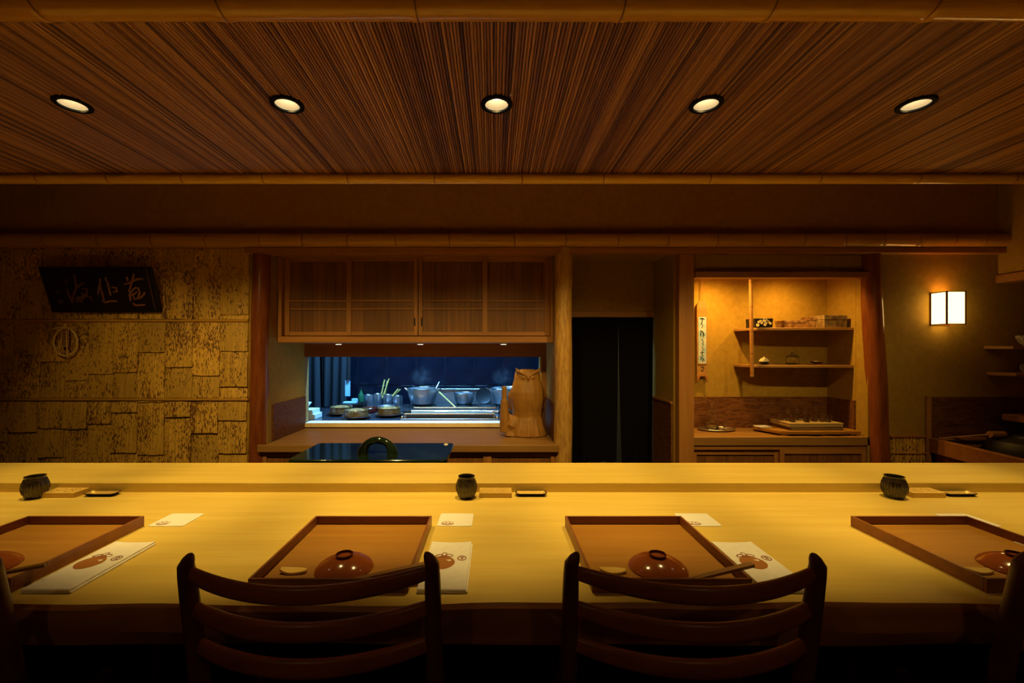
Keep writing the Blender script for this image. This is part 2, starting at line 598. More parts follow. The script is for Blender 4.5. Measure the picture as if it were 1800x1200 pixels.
# passage shell
ps = MB()
ps.box(pX1, pX1 + .03, W + .06, PB + .1, 0, ZT)
ps.box(pX0 - .04, pX1, PB, PB + .08, Z(548, PB), 2.62)
ps.box(pX0 - .04, pX0, W + .06, PB, 0, ZT - .005)
ps.box(pX0 - .04, pX1, W, PB, ZT - .005, ZT + .02)
wall_passage = struct(ps.build('wall_passage', 'plaster'))
Box(pX0 - .04, pX1, PB - .02, PB + .09, Z(558, PB), Z(547, PB)).build('door_lintel', 'cedar_rail', wall_passage, .003)
Box(pX1 - .014, pX1, W + .07, PB + .1, 0, Z(704, 3.3)).build('wainscot_board', 'figured_panel', wall_passage)
Box(pX1 - .02, pX1, W + .07, PB + .1, Z(704, 3.3), Z(704, 3.3) + .014).build('wainscot_cap', 'cedar_rail', wall_passage)

# niche shell
ni = MB()
ni.box(nX0 - .01, nX1 + .03, NB, NB + .06, 0, 2.62)
ni.box(nX1, nX1 + .05, W + .101, NB, 0, ZT)
ni.box(nX0 - .01, nX0, W + .101, NB, 0, 1.94)
ni.box(nX0, nX1, W + .06, NB, 1.90, 1.94)
wall_niche = struct(ni.build('wall_niche', 'plaster'))
Box(nX0, nX1, NB - .012, NB, .66, Z(697, NB)).build('backsplash_board', 'figured_panel', wall_niche)
Box(nX1 - .012, nX1, W + .1, NB - .012, .66, Z(697, NB)).build('backsplash_board', 'figured_panel', wall_niche)

# kitchen shell
kX0, kX1, KB = -2.4, 1.9, 4.9
kw = MB()
kw.box(kX0, kX1, KB, KB + .1, 0, 2.62)
kw.box(kX0 - .1, kX0, AB, KB, 0, 2.62)
kw.box(kX1, kX1 + .1, PB, KB, 0, 2.62)
wall_kitchen = struct(kw.build('wall_kitchen', 'tile_joint'))
struct(MB().box(.87, 1.89, 4.30, 4.36, 0, 2.62).box(.83, .86, 3.76, 4.88, 0, 2.62).build('wall_corridor_added', 'kitchen_wall'))  # pale wall added behind the curtain gap, partition added to block kitchen light
t = thing('corridor_fill_lamp', 'small unseen lamp added behind the door curtain to light its gap', 'light', (1.4, 3.9, 2.62))  # unseen lamp added to warm the strip in the curtain gap
MB().lathe([(.05, -.03), (.06, -.02), (.06, 0)], 20).build('housing', 'black_metal', t)
MB().lathe([(.045, -.034), (.045, -.031)], 20).build('diffuser', 'small_bulb', t)
spot('corridor_fill_beam', (1.4, 3.9, 2.57), 16.0, (1.0, .85, .35), 150, 1.0, .04, (1.4, 3.95, 0))
TS = 0.325
tile = None
z = .56
while z < 2.1:
    x = X(783, KB) - TS * 7
    while x + TS < kX1:
        if tile is None:
            tile = Box(0, TS - .006, -.012, 0, 0, TS - .006).build('wall_tile', 'indigo_tile', wall_kitchen, .003)
            o = tile
        else:
            o = tile.copy(); col.objects.link(o)
        o.location = (x, KB, z)
        o.rotation_euler = (random.uniform(-.006, .006), 0, random.uniform(-.006, .006))
        x += TS
    z += TS

# ------------------------------------------------ canopy ceiling of thin slats
LIGHT_X = [X(p, 1.594) for p in (-245, 128, 505, 873, 1241, 1610, 1980)]     # the outermost two are added out of view to brighten the walls
LIGHT_Y, HOLE = 1.594, .05
cy0, cy1 = 1.15, 2.235
cb = MB()
cb.box(XL, XR, cy0, LIGHT_Y - .05, ZC + .008, ZC + .03)
cb.box(XL, XR, LIGHT_Y + .05, cy1, ZC + .008, ZC + .03)
xs = [XL] + sum([[lx - .05, lx + .05] for lx in LIGHT_X], []) + [XR]
for i in range(0, len(xs), 2):
    cb.box(xs[i], xs[i + 1], LIGHT_Y - .05, LIGHT_Y + .05, ZC + .008, ZC + .03)
canopy = struct(cb.build('ceiling_canopy', 'dark_paint'))
sl = MB()
x = XL
while x < XR:
    w = random.uniform(.0075, .0115)
    t = random.uniform(.15, .75)
    if random.random() < .10: t = random.uniform(-.15, .12)
    spans = [(cy0, cy1)]
    for lx in LIGHT_X:
        dx = abs(x + w / 2 - lx)
        if dx < HOLE:
            c = math.sqrt(HOLE * HOLE - dx * dx)
            spans = [(cy0, LIGHT_Y - c), (LIGHT_Y + c, cy1)]
    dz = random.uniform(-.0012, .0012)
    skew = random.uniform(-.0012, .0012)
    for (a, b) in spans:
        pr = [(0, .009), (.08 * w, .003), (.3 * w, .0004), (.7 * w, .0004), (.92 * w, .003), (w, .009)]
        v = []
        for yy, s in ((a, -skew), (b, skew)):
            for (u, h) in pr:
                v.append((x + u + s, yy, ZC + h + dz))
        f = [(k, k + 6, k + 7, k + 1) for k in range(5)]
        sl.add(v, f, True, t if t != .5 else .51)
    x += w + random.uniform(.0002, .0012)
o = sl.build('slats', 'reed_slats', canopy, sharp=80)
o['kind'] = 'stuff'


# ------------------------------------------------ bamboo trims
def bamboo(name, p0, p1, r, nodes, mat, parent=None, node_mat='bamboo_node', squash=1.0):
    """culm from p0 to p1 with swollen nodes at the given fractions"""
    p0, p1 = Vector(p0), Vector(p1)
    L = (p1 - p0).length
    st = [(0, 1)]
    for f in nodes:
        e = .006 / L; g = .022 / L
        st += [(f - g, 1.0), (f - e, 1.06), (f, .965), (f + e, 1.055), (f + g, 1.0)]
    st += [(1, 1)]
    st.sort()
    m = MB()
    m.tube([p0.lerp(p1, s[0]) for s in st], [r * s[1] for s in st], 16, squash)
    o = m.build(name, mat, parent, sharp=60)
    for f in nodes:
        q = p0.lerp(p1, f)
        dd = (p1 - p0).normalized() * .0022
        mm = MB(); mm.tube([q - dd, q + dd], r * 1.005, 16, squash)
        mm.build('node', node_mat, o)
    return o


def fr(pxs, d):
    return [(X(p, d) - XL) / (XR - XL) for p in pxs]


n1 = [60, 185, 317, 460, 610, 763, 918, 1062, 1250, 1445, 1620, 1790, 1960]
struct(bamboo('trim_1', (XL, 2.235, 2.156), (XR, 2.235, 2.156), .026, fr([-300, -180, -60] + n1, 2.21), 'bamboo_x'))
n2 = [-420, -320, -220, -120, -20, 75, 170, 265, 360, 455, 530, 610, 695, 790, 905, 995, 1087, 1175, 1262, 1340, 1415, 1487, 1555, 1617, 1680, 1735, 1790]
struct(bamboo('trim_2', (XL, 3.02, 2.035), (XR, 3.02, 2.035), .050, fr(n2, 2.98), 'bamboo_old'))
n3 = [-150, 85, 400, 735, 1090, 1345, 1620, 1900]
struct(bamboo('trim_3', (XL, 1.125, 2.185), (XR, 1.125, 2.185), .050, [f for f in fr(n3, 1.14) if 0 < f < 1], 'bamboo_old'))
struct(Box(-1.72, XR, 3.0, W + .05, 1.945, ZT).build('trim_4', 'cedar_rail', None, .004))

# ------------------------------------------------ posts
def post(name, pxs, d, py0, py1, mat, rx, label):
    """round timber post, slightly tapered, from ceiling beam to floor"""
    m = MB()
    (xt, rt), (xb, rb) = pxs
    n = 26
    pts, rad = [], []
    for i in range(n):
        t = i / (n - 1)
        zz = 1.985 * (1 - t)
        pts.append((xt + (xb - xt) * t + .0022 * math.sin(t * 11 + rx), d, zz))
        rad.append((rt + (rb - rt) * t) * (1 + .02 * math.sin(t * 23 + rx * 3)))
    m.tube(pts, rad, 22)
    o = m.build(name, mat, None, sharp=60)
    return struct(o)


post('post_1', ((X(459, W), .058), (X(450, W), .064)), W + .01, 0, 0, 'log_red', 1, '')
post('post_2', ((X(991, W), .058), (X(989, W), .066)), W + .0, 0, 0, 'log', 2, '')
post('post_3', ((X(1532, W), .058), (X(1551, W), .070)), W + .01, 0, 0, 'log_red', 3, '')
struct(Box(X(1193, W), nX0, W - .005, W + .1, 0, 1.95).build('post_4', 'cedar_stile', None, .004))

# ------------------------------------------------ bamboo-bark wall: separate sheets with staggered joints
rows = [
    (437, 561, [(-95, -40, [500]), (-40, -8, [530]), (-8, 28, [505]), (28, 78, [493]), (78, 117, [545]), (117, 160, [480]), (160, 204, [515]), (204, 247, [470]), (247, 293, [530]), (293, 342, [476]), (342, 389, [470]), (389, 439, [484, 553])]),
    (566, 699, [(-95, -52, [640]), (-52, -15, [600]), (-15, 28, [625]), (28, 73, [623]), (73, 117, [635]), (117, 158, [668]), (158, 202, [657]), (202, 245, [654]), (245, 292, [619]), (292, 340, [645]), (340, 388, [660]), (388, 437, [617, 679])]),
    (704, 900, [(-95, -60, [770]), (-60, -28, [730]), (-28, 17, [775]), (17, 68, [758]), (68, 113, [752, 803]), (113, 155, [753]), (155, 197, [744]), (197, 243, [724, 795]), (243, 290, [706, 798]), (290, 337, [732]), (337, 385, [760]), (385, 435, [738, 796])]),
]
for (ya, yb, cols) in rows:
    for (xa, xb, js) in cols:
        ys = [ya] + [j for j in js if ya < j < yb] + [yb]
        for k in range(len(ys) - 1):
            x0, x1 = X(xa, W) + .0015, X(xb, W) - .0015
            z1, z0 = Z(ys[k], W), Z(ys[k + 1], W)
            lo = random.uniform(.006, .014)            # lower end proud, tucked under the sheet above
            m = MB()
            v, f = [], []
            nx = 6
            for (zz, off) in ((z0 + .001, lo + .006), ((z0 + z1) / 2, lo + .003), (z1, .003)):
                for i in range(nx + 1):
                    u = i / nx
                    bulge = .004 * (1 - (2 * u - 1) ** 2) + random.uniform(0, .0012)
                    v.append((x0 + (x1 - x0) * u - X(xa, W), -off - bulge, zz - z1 + (random.uniform(-.003, .003) if zz == z0 + .001 else 0)))
            nn = nx + 1
            for j in range(2):
                for i in range(nx):
                    a = j * nn + i
                    f.append((a, a + 1, a + nn + 1, a + nn))
            b0 = len(v)
            for row in (0, 2):
                for i in range(nn):
                    q = v[row * nn + i]
                    v.append((q[0], -.0005, q[2]))
            for i in range(nx):
                f.append((b0 + i, b0 + i + 1, i + 1, i))
                f.append((2 * nn + i, 2 * nn + i + 1, b0 + nn + i + 1, b0 + nn + i))
            f.append((b0, 0, nn, 2 * nn, b0 + nn))
            f.append((b0 + nn + nx, 2 * nn + nx, nn + nx, nx, b0 + nx))
            m.add(v, f, True)
            m.build('bark_sheet', 'bamboo_bark', wall_bark, sharp=50, loc=(X(xa, W), W, z1))
for py in (563.5, 701.5):
    m = MB()
    m.tube([(XL, W - .012, Z(py, W)), (X(438, W), W - .012, Z(py, W))], .0095, 8)
    m.build('bamboo_batten', 'bamboo_old', wall_bark)

# right-hand wall: dado of bamboo strips, panel, corner trim, hanging wall
zc = Z(768, W)
x = X(1566, W)
while x < X(1624, W):
    w = random.uniform(.017, .026)
    m = MB(); m.tube([(x + w / 2, W - .003, .02), (x + w / 2, W - .003, zc)], w / 2, 8)
    m.build('bamboo_strip', 'bamboo_bark', wall_back)
    x += w + .001
Box(X(1562, W), X(1624, W), W - .022, W, zc, zc + .014).build('dado_rail', 'cedar_rail', wall_back, .002)
for py in (795,):
    m = MB(); m.tube([(X(1564, W), W - .02, Z(py, W)), (X(1624, W), W - .02, Z(py, W))], .004, 6)
    m.build('bamboo_batten', 'bamboo_old', wall_back)
Box(X(1633, W), XR, W - .012, W, .3, Z(697, W)).build('wainscot_board', 'figured_panel', wall_back)
o = bamboo('trim_5', (X(1629, W), W - .012, .2), (X(1629, W), W - .012, Z(697, W) + .004), .017, [.5], 'bamboo_z')
struct(o)
hw = struct(Box(3.535, 3.635, 1.9, W, 1.80, 2.62).build('wall_hanging', 'plaster'))
Box(3.515, 3.655, 1.88, W, 1.742, 1.80).build('lintel_beam', 'cedar_rail', hw, .004)

# ================================================================== COUNTER
ct = thing('bar_counter', 'long pale cypress bar counter with raised back ledge', 'counter')
cH = CZ - .576
m = MB()
v, f = [], []
nx = 90
ys = [.986, 1.763, 2.075]
def wav(u):
    return .006 * math.sin(u * 3.1) + .004 * math.sin(u * 7.7 + 1) + .0025 * math.sin(u * 17 + 2)
prof = lambda u: [(1.20, cH - .10), (1.0 + wav(u + 3) * .6, cH - .10), (.988 + wav(u + .4), cH - .06), (.985 + wav(u), cH - .012), (.992 + wav(u), cH - .002), (1.01 + wav(u), cH), (1.77, cH), (1.77, cH - .10)]
for i in range(nx + 1):
    xx = XL + .02 + (XR - XL - .99) * i / nx
    for (yy, zz) in prof(xx):
        v.append((xx, yy, zz))
n = 8
for i in range(nx):
    for k in range(n):
        a, b = i * n + k, i * n + (k + 1) % n
        f.append((a, a + n, b + n, b))
f.append(tuple(range(n)))
f.append(tuple(reversed(range(nx * n, nx * n + n))))
m.add(v, f, True)
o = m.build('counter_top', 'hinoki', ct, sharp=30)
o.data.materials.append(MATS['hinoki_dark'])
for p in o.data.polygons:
    if p.normal.y < -.55: p.material_index = 1  # unlit front faces: shade painted in with the darker wood colour
cE = XL + .02 + (XR - XL - .99)
Box(XL + .02, cE, 1.763, 2.075, cH - .10, cH + .039).build('ledge', 'hinoki', ct, .003)
Box(XL + .02, cE, 1.50, 1.56, 0, cH - .10).build('front_panel', 'dark_floor', ct)
Box(XL + .02, cE, 1.98, 2.03, 0, cH - .10).build('back_panel', 'dark_floor', ct)

# ------------------------------------------------ downlights over the counter
def downlight():
    t = thing('downlight', 'round black-rimmed downlight set into the slatted ceiling', 'ceiling light', group='downlights in the slatted ceiling')
    r = MB()
    r.lathe([(.0425, .004), (.0425, -.006), (.0555, -.0065), (.0585, -.004), (.0585, .010)], 40, close=False)
    r.build('trim_ring', 'black_metal', t)
    r = MB()
    pr = []
    for k in range(15):
        u = k / 14
        rr = .0425 - .010 * u
        pr.append((rr + (.0007 if k % 2 else 0), u * .034))
    r.lathe(pr, 40, close=False)
    r.build('reflector', 'reflector', t)
    r = MB()
    r.lathe([(.0331, .034), (.026, .035), (.012, .038), (.001, .038)], 32, close=False)
    r.lathe([(.034, .042), (.034, .046)], 24)
    r.build('bulb', 'bulb', t)
    return t


dl = downlight()
LAMP_LEVEL = (.42, .82, 1.0, 1.0, .95, .80, .42)
for i, lx in enumerate(LIGHT_X):
    t = dl if i == 0 else dup(dl)
    t.location = (lx, LIGHT_Y, ZC)
    spot('downlight_beam', (lx, LIGHT_Y, ZC + .022), COUNTER_LAMP_W * LAMP_LEVEL[i], WARM, 63, 0.6, .009,
         (lx, LIGHT_Y + .17, cH))
    spot('downlight_spill', (lx, LIGHT_Y, ZC + .003), SPILL_W * LAMP_LEVEL[i], WARM, 68, 0.9, .009,
         (lx, LIGHT_Y + 1.42, cH))

# fill lamps added out of view behind the camera, for the chair backs
for lx in (-1.2, 1.2):
    t = thing('fill_lamp', 'small round fill lamp added on the ceiling behind the chairs', 'ceiling light', (lx, -.9, 2.62), group='added fill lamps')
    MB().lathe([(.07, 0), (.075, -.03), (.06, -.035), (.055, -.03)][::-1], 24).build('housing', 'black_metal', t)
    MB().lathe([(.05, -.04), (.052, -.034)], 24).build('diffuser', 'small_bulb', t)
    spot('fill_lamp_beam', (lx, -.9, 2.55), ROOM_FILL_W, WARM, 150, 1.0, .05, (lx, -.9, 0))

# ================================================================== HATCH ALCOVE
tag(MB().prism([(X(453, 2.99), 2.98), (X(982, 2.99), 2.98), (X(982, 2.99), 3.0), (aX1 - .013, 3.0), (aX1 - .013, AB - .021), (aX0 + .013, AB - .021), (aX0 + .013, 3.0), (X(453, 2.99), 3.0)], .575, .625).build('worktop', 'shelf_wood', None, .004),
    'warm wood worktop below the kitchen hatch', 'worktop')


def panel_door(name, parent, x0, x1, y, z0, z1, stile, rail_t, rail_b, bars, boards, bt=.012, th=.022, handle=None):
    d = bpy.data.objects.new(name, None); col.objects.link(d); d.parent = parent
    d.empty_display_size = .05
    for (a, b) in ((x0, x0 + stile), (x1 - stile, x1)):
        Box(a, b, y, y + th, z0, z1).build('stile', 'cedar_stile', d, .0015)
    Box(x0 + stile, x1 - stile, y + .001, y + th, z1 - rail_t, z1).build('rail', 'cedar_rail', d, .0015)
    Box(x0 + stile, x1 - stile, y + .001, y + th, z0, z0 + rail_b).build('rail', 'cedar_rail', d, .0015)
    for zb in bars:
        Box(x0 + stile, x1 - stile, y + .003, y + th, zb - .006, zb + .006).build('crossbar', 'cedar_rail', d, .001)
    bw = (x1 - x0 - 2 * stile) / boards
    for k in range(boards):
        a = x0 + stile + k * bw
        Box(a + .0006, a + bw - .0006, y + bt + random.uniform(0, .0012), y + th - .001, z0 + rail_b, z1 - rail_t).build('panel_board', 'cedar', d)
    if handle:
        m = MB(); m.box(handle - .006, handle + .006, y - .001, y + .004, z0 + .07, z0 + .13)
        m.build('finger_pull', 'black_lacquer', d, .002)
    return d


wc = thing('wall_cabinet', 'long wall cabinet with four sliding slatted doors above the hatch', 'cabinet')
CF = 3.20
Box(aX0 + .002, aX1 - .002, CF + .05, AB - .002, Z(602, CF), ZT - .008).build('carcass', 'cedar_rail', wc)
Box(aX0 + .002, aX1 - .002, CF - .01, CF + .06, Z(602, CF), Z(591, CF)).build('bottom_board', 'cedar_rail', wc, .003)
Box(aX0 + .002, aX1 - .002, CF - .01, CF + .06, Z(452, CF), ZT - .008).build('top_board', 'cedar_rail', wc, .003)
Box(aX0 + .002, X(496, CF), CF - .01, CF + .06, Z(591, CF), Z(452, CF)).build('side_board', 'cedar_stile', wc, .003)
Box(X(967, CF), aX1 - .002, CF - .01, CF + .06, Z(591, CF), Z(452, CF)).build('side_board', 'cedar_stile', wc, .003)
zd0, zd1 = Z(589.5, CF), Z(450.5, CF)
bars = (Z(528, CF), Z(542.5, CF))
for (a, b, back, hd) in ((497, 618, 1, None), (609, 736, 0, 729), (734, 857, 0, 741), (848, 967, 1, None)):
    panel_door('sliding_door', wc, X(a, CF), X(b, CF), CF + (.026 if back else .001), zd0, zd1, .036, .034, .028, bars, 5,
               handle=X(hd, CF) if hd else None)
for px in (595, 739, 885):
    t = thing('cabinet_light', 'tiny bright round light below the wall cabinet above the hatch', 'light', (X(px, 3.36), 3.36, Z(602, CF)), group='small lights below the wall cabinet')
    MB().lathe([(.022, -.012), (.027, -.010), (.028, 0)], 24).build('rim', 'silver', t)
    MB().lathe([(.021, -.0125), (.021, -.0118)], 24).build('bulb', 'small_bulb', t)
    spot('cabinet_light_beam', (X(px, 3.36), 3.36, Z(602, CF) - .025), HATCH_LAMP_W, WARM, 120, .9, .015, (X(px, 3.36), 3.46, .62))

bc = thing('base_cabinet', 'low cabinet with boarded sliding doors under the hatch worktop', 'cabinet')
Box(aX0 + .03, aX1 - .01, W - .01, AB - .03, 0, .573).build('carcass', 'cedar_rail', bc)
for (a, b) in ((466, 640), (640, 857), (857, 974)):
    panel_door('sliding_door', bc, X(a, W), X(b, W), W - .035, .05, .565, .028, .030, .03, (), 6, handle=None)

# owl carving: body of stacked rings on a stump, remeshed into one carved piece
oX, oY = X(927, 3.34), 3.34
m = MB()
def oz(py): return Z(py, 3.34) - .625
m.lathe([(.05, oz(765)), (.150, oz(765)), (.142, oz(752)), (.124, oz(740)), (.110, oz(730)), (.113, oz(722)), (.124, oz(712)), (.131, oz(700)), (.129, oz(688)), (.115, oz(676)), (.104, oz(668)), (.099, oz(660)), (.093, oz(654)), (.080, oz(650.5)), (.05, oz(649)), (.01, oz(648.6))], 36, sy=.78)
for s in (-1, 1):     # ear tufts
    m.tube([(s * .060, -.03, oz(657)), (s * .078, -.04, oz(651)), (s * .090, -.048, oz(646.5))], [.026, .015, .004], 10)
    # wings, brow ridges, eyes, feet
    m.tube([(s * .104, -.015, oz(680)), (s * .128, .005, oz(696)), (s * .122, .02, oz(714)), (s * .09, .035, oz(734))], [.014, .026, .024, .010], 12)
    m.tube([(s * .082, -.058, oz(651)), (s * .045, -.074, oz(655)), (s * .008, -.080, oz(660))], [.006, .008, .006], 8)
    m.lathe([(.001, -.012), (.013, -.008), (.016, 0), (.013, .008), (.001, .012)], 12, (s * .035, -.070, oz(663)))
m.tube([(0, -.076, oz(660)), (0, -.088, oz(665)), (0, -.086, oz(669))], [.009, .008, .003], 8)      # beak
for k in range(7):    # roots of the stump
    a = -PI + PI * k / 6
    m.tube([(.112 * math.cos(a), .086 * math.sin(a), oz(736)), (.128 * math.cos(a), .100 * math.sin(a), oz(751)), (.142 * math.cos(a), .112 * math.sin(a), oz(763.5))], [.010, .016, .020], 8)
m.tube([(-.085, -.03, oz(733)), (-.12, -.045, oz(747)), (-.135, -.05, oz(764))], [.035, .043, .050], 10)
# broken branch at the side
m.tube([(-.172, -.03, oz(757.5)), (-.174, -.03, oz(740)), (-.176, -.03, oz(718)), (-.177, -.03, oz(702))], [.040, .040, .034, .028], 12)
m.tube([(-.178, -.03, oz(704)), (-.178, -.03, oz(678.5))], [.021, .019], 10)
m.tube([(-.165, -.03, oz(728)), (-.11, -.02, oz(738))], [.024, .036], 8)
m.v = [(p[0], p[1], max(p[2], .002)) for p in m.v]
owl = m.build('owl_carving', 'owl_wood', None, sharp=80, loc=(oX, oY, .625))
md = owl.modifiers.new('remesh', 'REMESH'); md.mode = 'VOXEL'; md.voxel_size = .0045; md.use_smooth_shade = True
md = owl.modifiers.new('smooth', 'SMOOTH'); md.iterations = 3; md.factor = .5
tag(owl, 'carved wooden owl perched on a stump beside the kitchen hatch', 'sculpture')

# ------------------------------------------------ green glazed cover behind the counter
dN, dF = 2.15, 2.546
lZ = CZ - 193 * dN / F
kb = thing('glazed_stove', 'large dark green glazed slab cover with arched handle behind the counter', 'stove', (0, 0, 0))
Box(X(520, dN), X(770, dN), dN + .03, dF - .03, 0, lZ - .02).build('body', 'dark_paint', kb, .01)
def rrect(x0, x1, y0, y1, r, n=5):
    out = []
    for (cx, cy, a0) in ((x1 - r, y0 + r, -PI / 2), (x1 - r, y1 - r, 0), (x0 + r, y1 - r, PI / 2), (x0 + r, y0 + r, PI)):
        for k in range(n + 1):
            a = a0 + PI / 2 * k / n
            out.append((cx + r * math.cos(a), cy + r * math.sin(a)))
    return out
lx0, lx1 = X(503, dN), X(786, dN)
m = MB(); m.prism(rrect(lx0, lx1, dN, dF, .03), lZ - .022, lZ)
lid = m.build('cover', 'green_glaze', kb, .007)
hx, hy = X(663, 2.28), 2.29
m = MB()
pts, rad = [], []
for k in range(17):
    a = PI * k / 16
    pts.append((hx - .078 * math.cos(a), hy, lZ - .006 + .075 * math.sin(a) ** .9))
    rad.append(.0185 + .012 * abs(math.cos(a)) ** 8)
m.tube(pts, rad, 14, up=(0, 1, 0))
m.build('handle', 'green_glaze', lid)
m = MB(); m.lathe([(.013, 0), (.012, .004), (.006, .007), (.001, .0075)], 16, (X(784, 2.5), 2.5, lZ - .001))
m.build('knob', 'white_glaze', lid)

# ================================================================== PASSAGE CURTAIN
nr = thing('door_curtain', 'black split curtain hanging in the passage doorway', 'curtain', (0, 0, 0))
m = MB(); m.tube([(pX0 - .03, PB - .03, Z(562, PB)), (pX1 - .016, PB - .03, Z(562, PB))], .010, 10)
m.build('rod', 'black_metal', nr)
def cloth(name, parent, mat, xtop, xbot, y, z0, z1, amp, waves, nx=40, nz=14, ph=0.0, th=.002):
    v, f = [], []
    for side in (0, 1):
        for j in range(nz + 1):
            t = j / nz
            a0 = xtop[0] + (xbot[0] - xtop[0]) * t ** 1.6
            a1 = xtop[1] + (xbot[1] - xtop[1]) * t ** 1.6
            for i in range(nx + 1):
                u = i / nx
                yy = y + amp * (.25 + .75 * t) * math.sin(waves * 2 * PI * u + ph + t * .6) + side * th
                v.append((a0 + (a1 - a0) * u, yy, z1 + (z0 - z1) * t))
    n = (nx + 1)
    o = n * (nz + 1)
    for j in range(nz):
        for i in range(nx):
            a = j * n + i
            f.append((a, a + n, a + n + 1, a + 1))
            f.append((o + a, o + a + 1, o + a + n + 1, o + a + n))
    for j in range(nz):
        f.append((j * n, o + j * n, o + (j + 1) * n, (j + 1) * n))
        f.append((j * n + nx, (j + 1) * n + nx, o + (j + 1) * n + nx, o + j * n + nx))
    for i in range(nx):
        a = nz * n + i
        f.append((a, o + a, o + a + 1, a + 1))
    m = MB(); m.add(v, f, True)
    return m.build(name, mat, parent)
xg = X(1084, PB)
cloth('cloth_panel', nr, 'noren_cloth', (pX0 - .03, xg + .001), (pX0 - .03, X(1081, PB)), PB - .045, Z(809, PB), Z(558, PB), .012, 4)
cloth('cloth_panel', nr, 'noren_cloth', (xg + .003, pX1 - .018), (X(1091, PB), pX1 - .024), PB - .042, Z(811, PB), Z(558, PB), .011, 3, ph=1.2)

# ================================================================== LIT NICHE
tag(Box(nX0 + .001, nX1 + .03, W, NB - .012, .606, .666).build('niche_shelf', 'shelf_wood', None, .003),
    'thick wooden shelf forming the base of the lit niche', 'shelf')
struct(Box(nX0 - .0, X(1536, W), W - .03, W + .05, Z(487.5, W - .03), Z(477, W - .03)).build('trim_6', 'cedar_rail', None, .003))
nc = thing('niche_cabinet', 'low cabinet with boarded sliding doors under the lit niche', 'cabinet')
Box(nX0 + .002, nX1 - .002, W + .05, NB - .02, 0, .604).build('carcass', 'cedar_rail', nc)
Box(nX0 + .002, nX1 - .002, W + .012, W + .05, .575, .604).build('top_rail', 'cedar_rail', nc)
panel_door('sliding_door', nc, nX0 + .004, X(1374, W), W + .032, .05, .574, .03, .04, .03, (), 8)
panel_door('sliding_door', nc, X(1373, W), nX1 - .004, W + .008, .05, .574, .03, .028, .03, (), 9)

# lamp behind the niche lintel, and a second one added to fill the right side
for (px, k, lab) in ((1272, .62, 'small lamp behind the niche lintel above the decanter'), (1405, .42, 'small fill lamp added behind the niche lintel above the stacked glasses')):
    t = thing('niche_lamp', lab, 'light', (X(px, 3.13), 3.135, 1.90))
    MB().lathe([(.02, -.03), (.03, -.028), (.032, 0)], 20).build('housing', 'black_metal', t)
    MB().lathe([(.017, -.034), (.019, -.030)], 20).build('bulb', 'small_bulb', t)
    spot('niche_beam', (X(px, 3.13), 3.135, 1.855), NICHE_LAMP_W * k * 1.9, (1.0, .56, .10), 165, 1.0, .02, (X(px, 3.2), 3.25, .6))

# two corner shelves on a bamboo hanger
zs1, zs2 = Z(575.5, 3.17), Z(641.5, 3.17)
for (zz, lab) in ((zs1, 'upper wooden corner shelf in the lit niche carrying patterned boxes'), (zs2, 'lower wooden corner shelf in the lit niche carrying small pots')):
    m = MB()
    poly = [(1.885, NB - .001), (1.87, 3.34), (1.90, 3.25), (1.96, 3.20), (2.05, 3.18), (nX1 - .001, 3.165), (nX1 - .001, NB - .001)]
    m.prism(poly, zz - .02, zz)
    tag(m.build('corner_shelf', 'shelf_wood', None, .003), lab, 'shelf')
rx = X(1320.5, 3.185)
o = bamboo('bamboo_hanger', (rx - .006, 3.185, 1.90), (rx + .006, 3.185, Z(662, 3.185)), .0125, [.16, .38, .60, .80, .97], 'bamboo_z')
tag(o, 'thin bamboo pole hanging in the niche past both shelves', 'pole')


def lidded_box(name, label, x0, x1, d0, d1, z, h, mat, deco=None, lidded=True, group='boxes on the upper niche shelf'):
    t = thing(name, label, 'box', ((x0 + x1) / 2, (d0 + d1) / 2, z), group=group)
    w, dd = (x1 - x0) / 2, (d1 - d0) / 2
    s = h * .68 if lidded else h
    Box(-w, w, -dd, dd, 0, s).build('body', mat, t, .003)
    if lidded:
        Box(-w - .002, w + .002, -dd - .002, dd + .002, s - .002, h).build('lid', mat, t, .003)
    if deco:
        deco(t, w, dd, h)
    return t


def blossoms(t, w, dd, h):
    rr = random.Random(3)
    spots = [(-.75, .35), (-.35, .1), (-.05, .78), (.1, -.45), (.45, .5), (.62, .3), (.85, -.1), (-.9, -.6), (-.5, .62), (.3, .8), (.25, .2)]
    for (a, b) in spots:
        m = MB()
        r = rr.uniform(.009, .013)
        poly = []
        for k in range(30):
            an = 2 * PI * k / 30
            q = r * (.78 + .22 * abs(math.cos(2.5 * an)))
            poly.append((a * (w - .012) + q * math.cos(an), h / 2 + b * (h / 2 - .012) + q * math.sin(an)))
        m.prism_xz(poly, -dd - .0036, -dd - .001)
        m.build('blossom', 'cream', t)


lidded_box('blossom_box', 'black box with cream blossoms on the upper niche shelf', X(1326, 3.24), X(1357, 3.24), 3.23, 3.35, zs1, .072, 'black_lacquer', blossoms)
lidded_box('mottled_box', 'small tan mottled box between black boxes on the niche shelf', X(1378, 3.24), X(1417, 3.24), 3.24, 3.34, zs1, .058, 'mottled_brown')
lidded_box('mottled_box', 'brown streaked box in the middle of the upper niche shelf', X(1421, 3.30), X(1452, 3.30), 3.28, 3.39, zs1, .088, 'mottled_brown')
lidded_box('streaked_box', 'dark streaked lacquer box against the niche side wall', X(1447, 3.20), X(1487, 3.20), 3.19, 3.275, zs1, .092, 'mottled_lacquer')

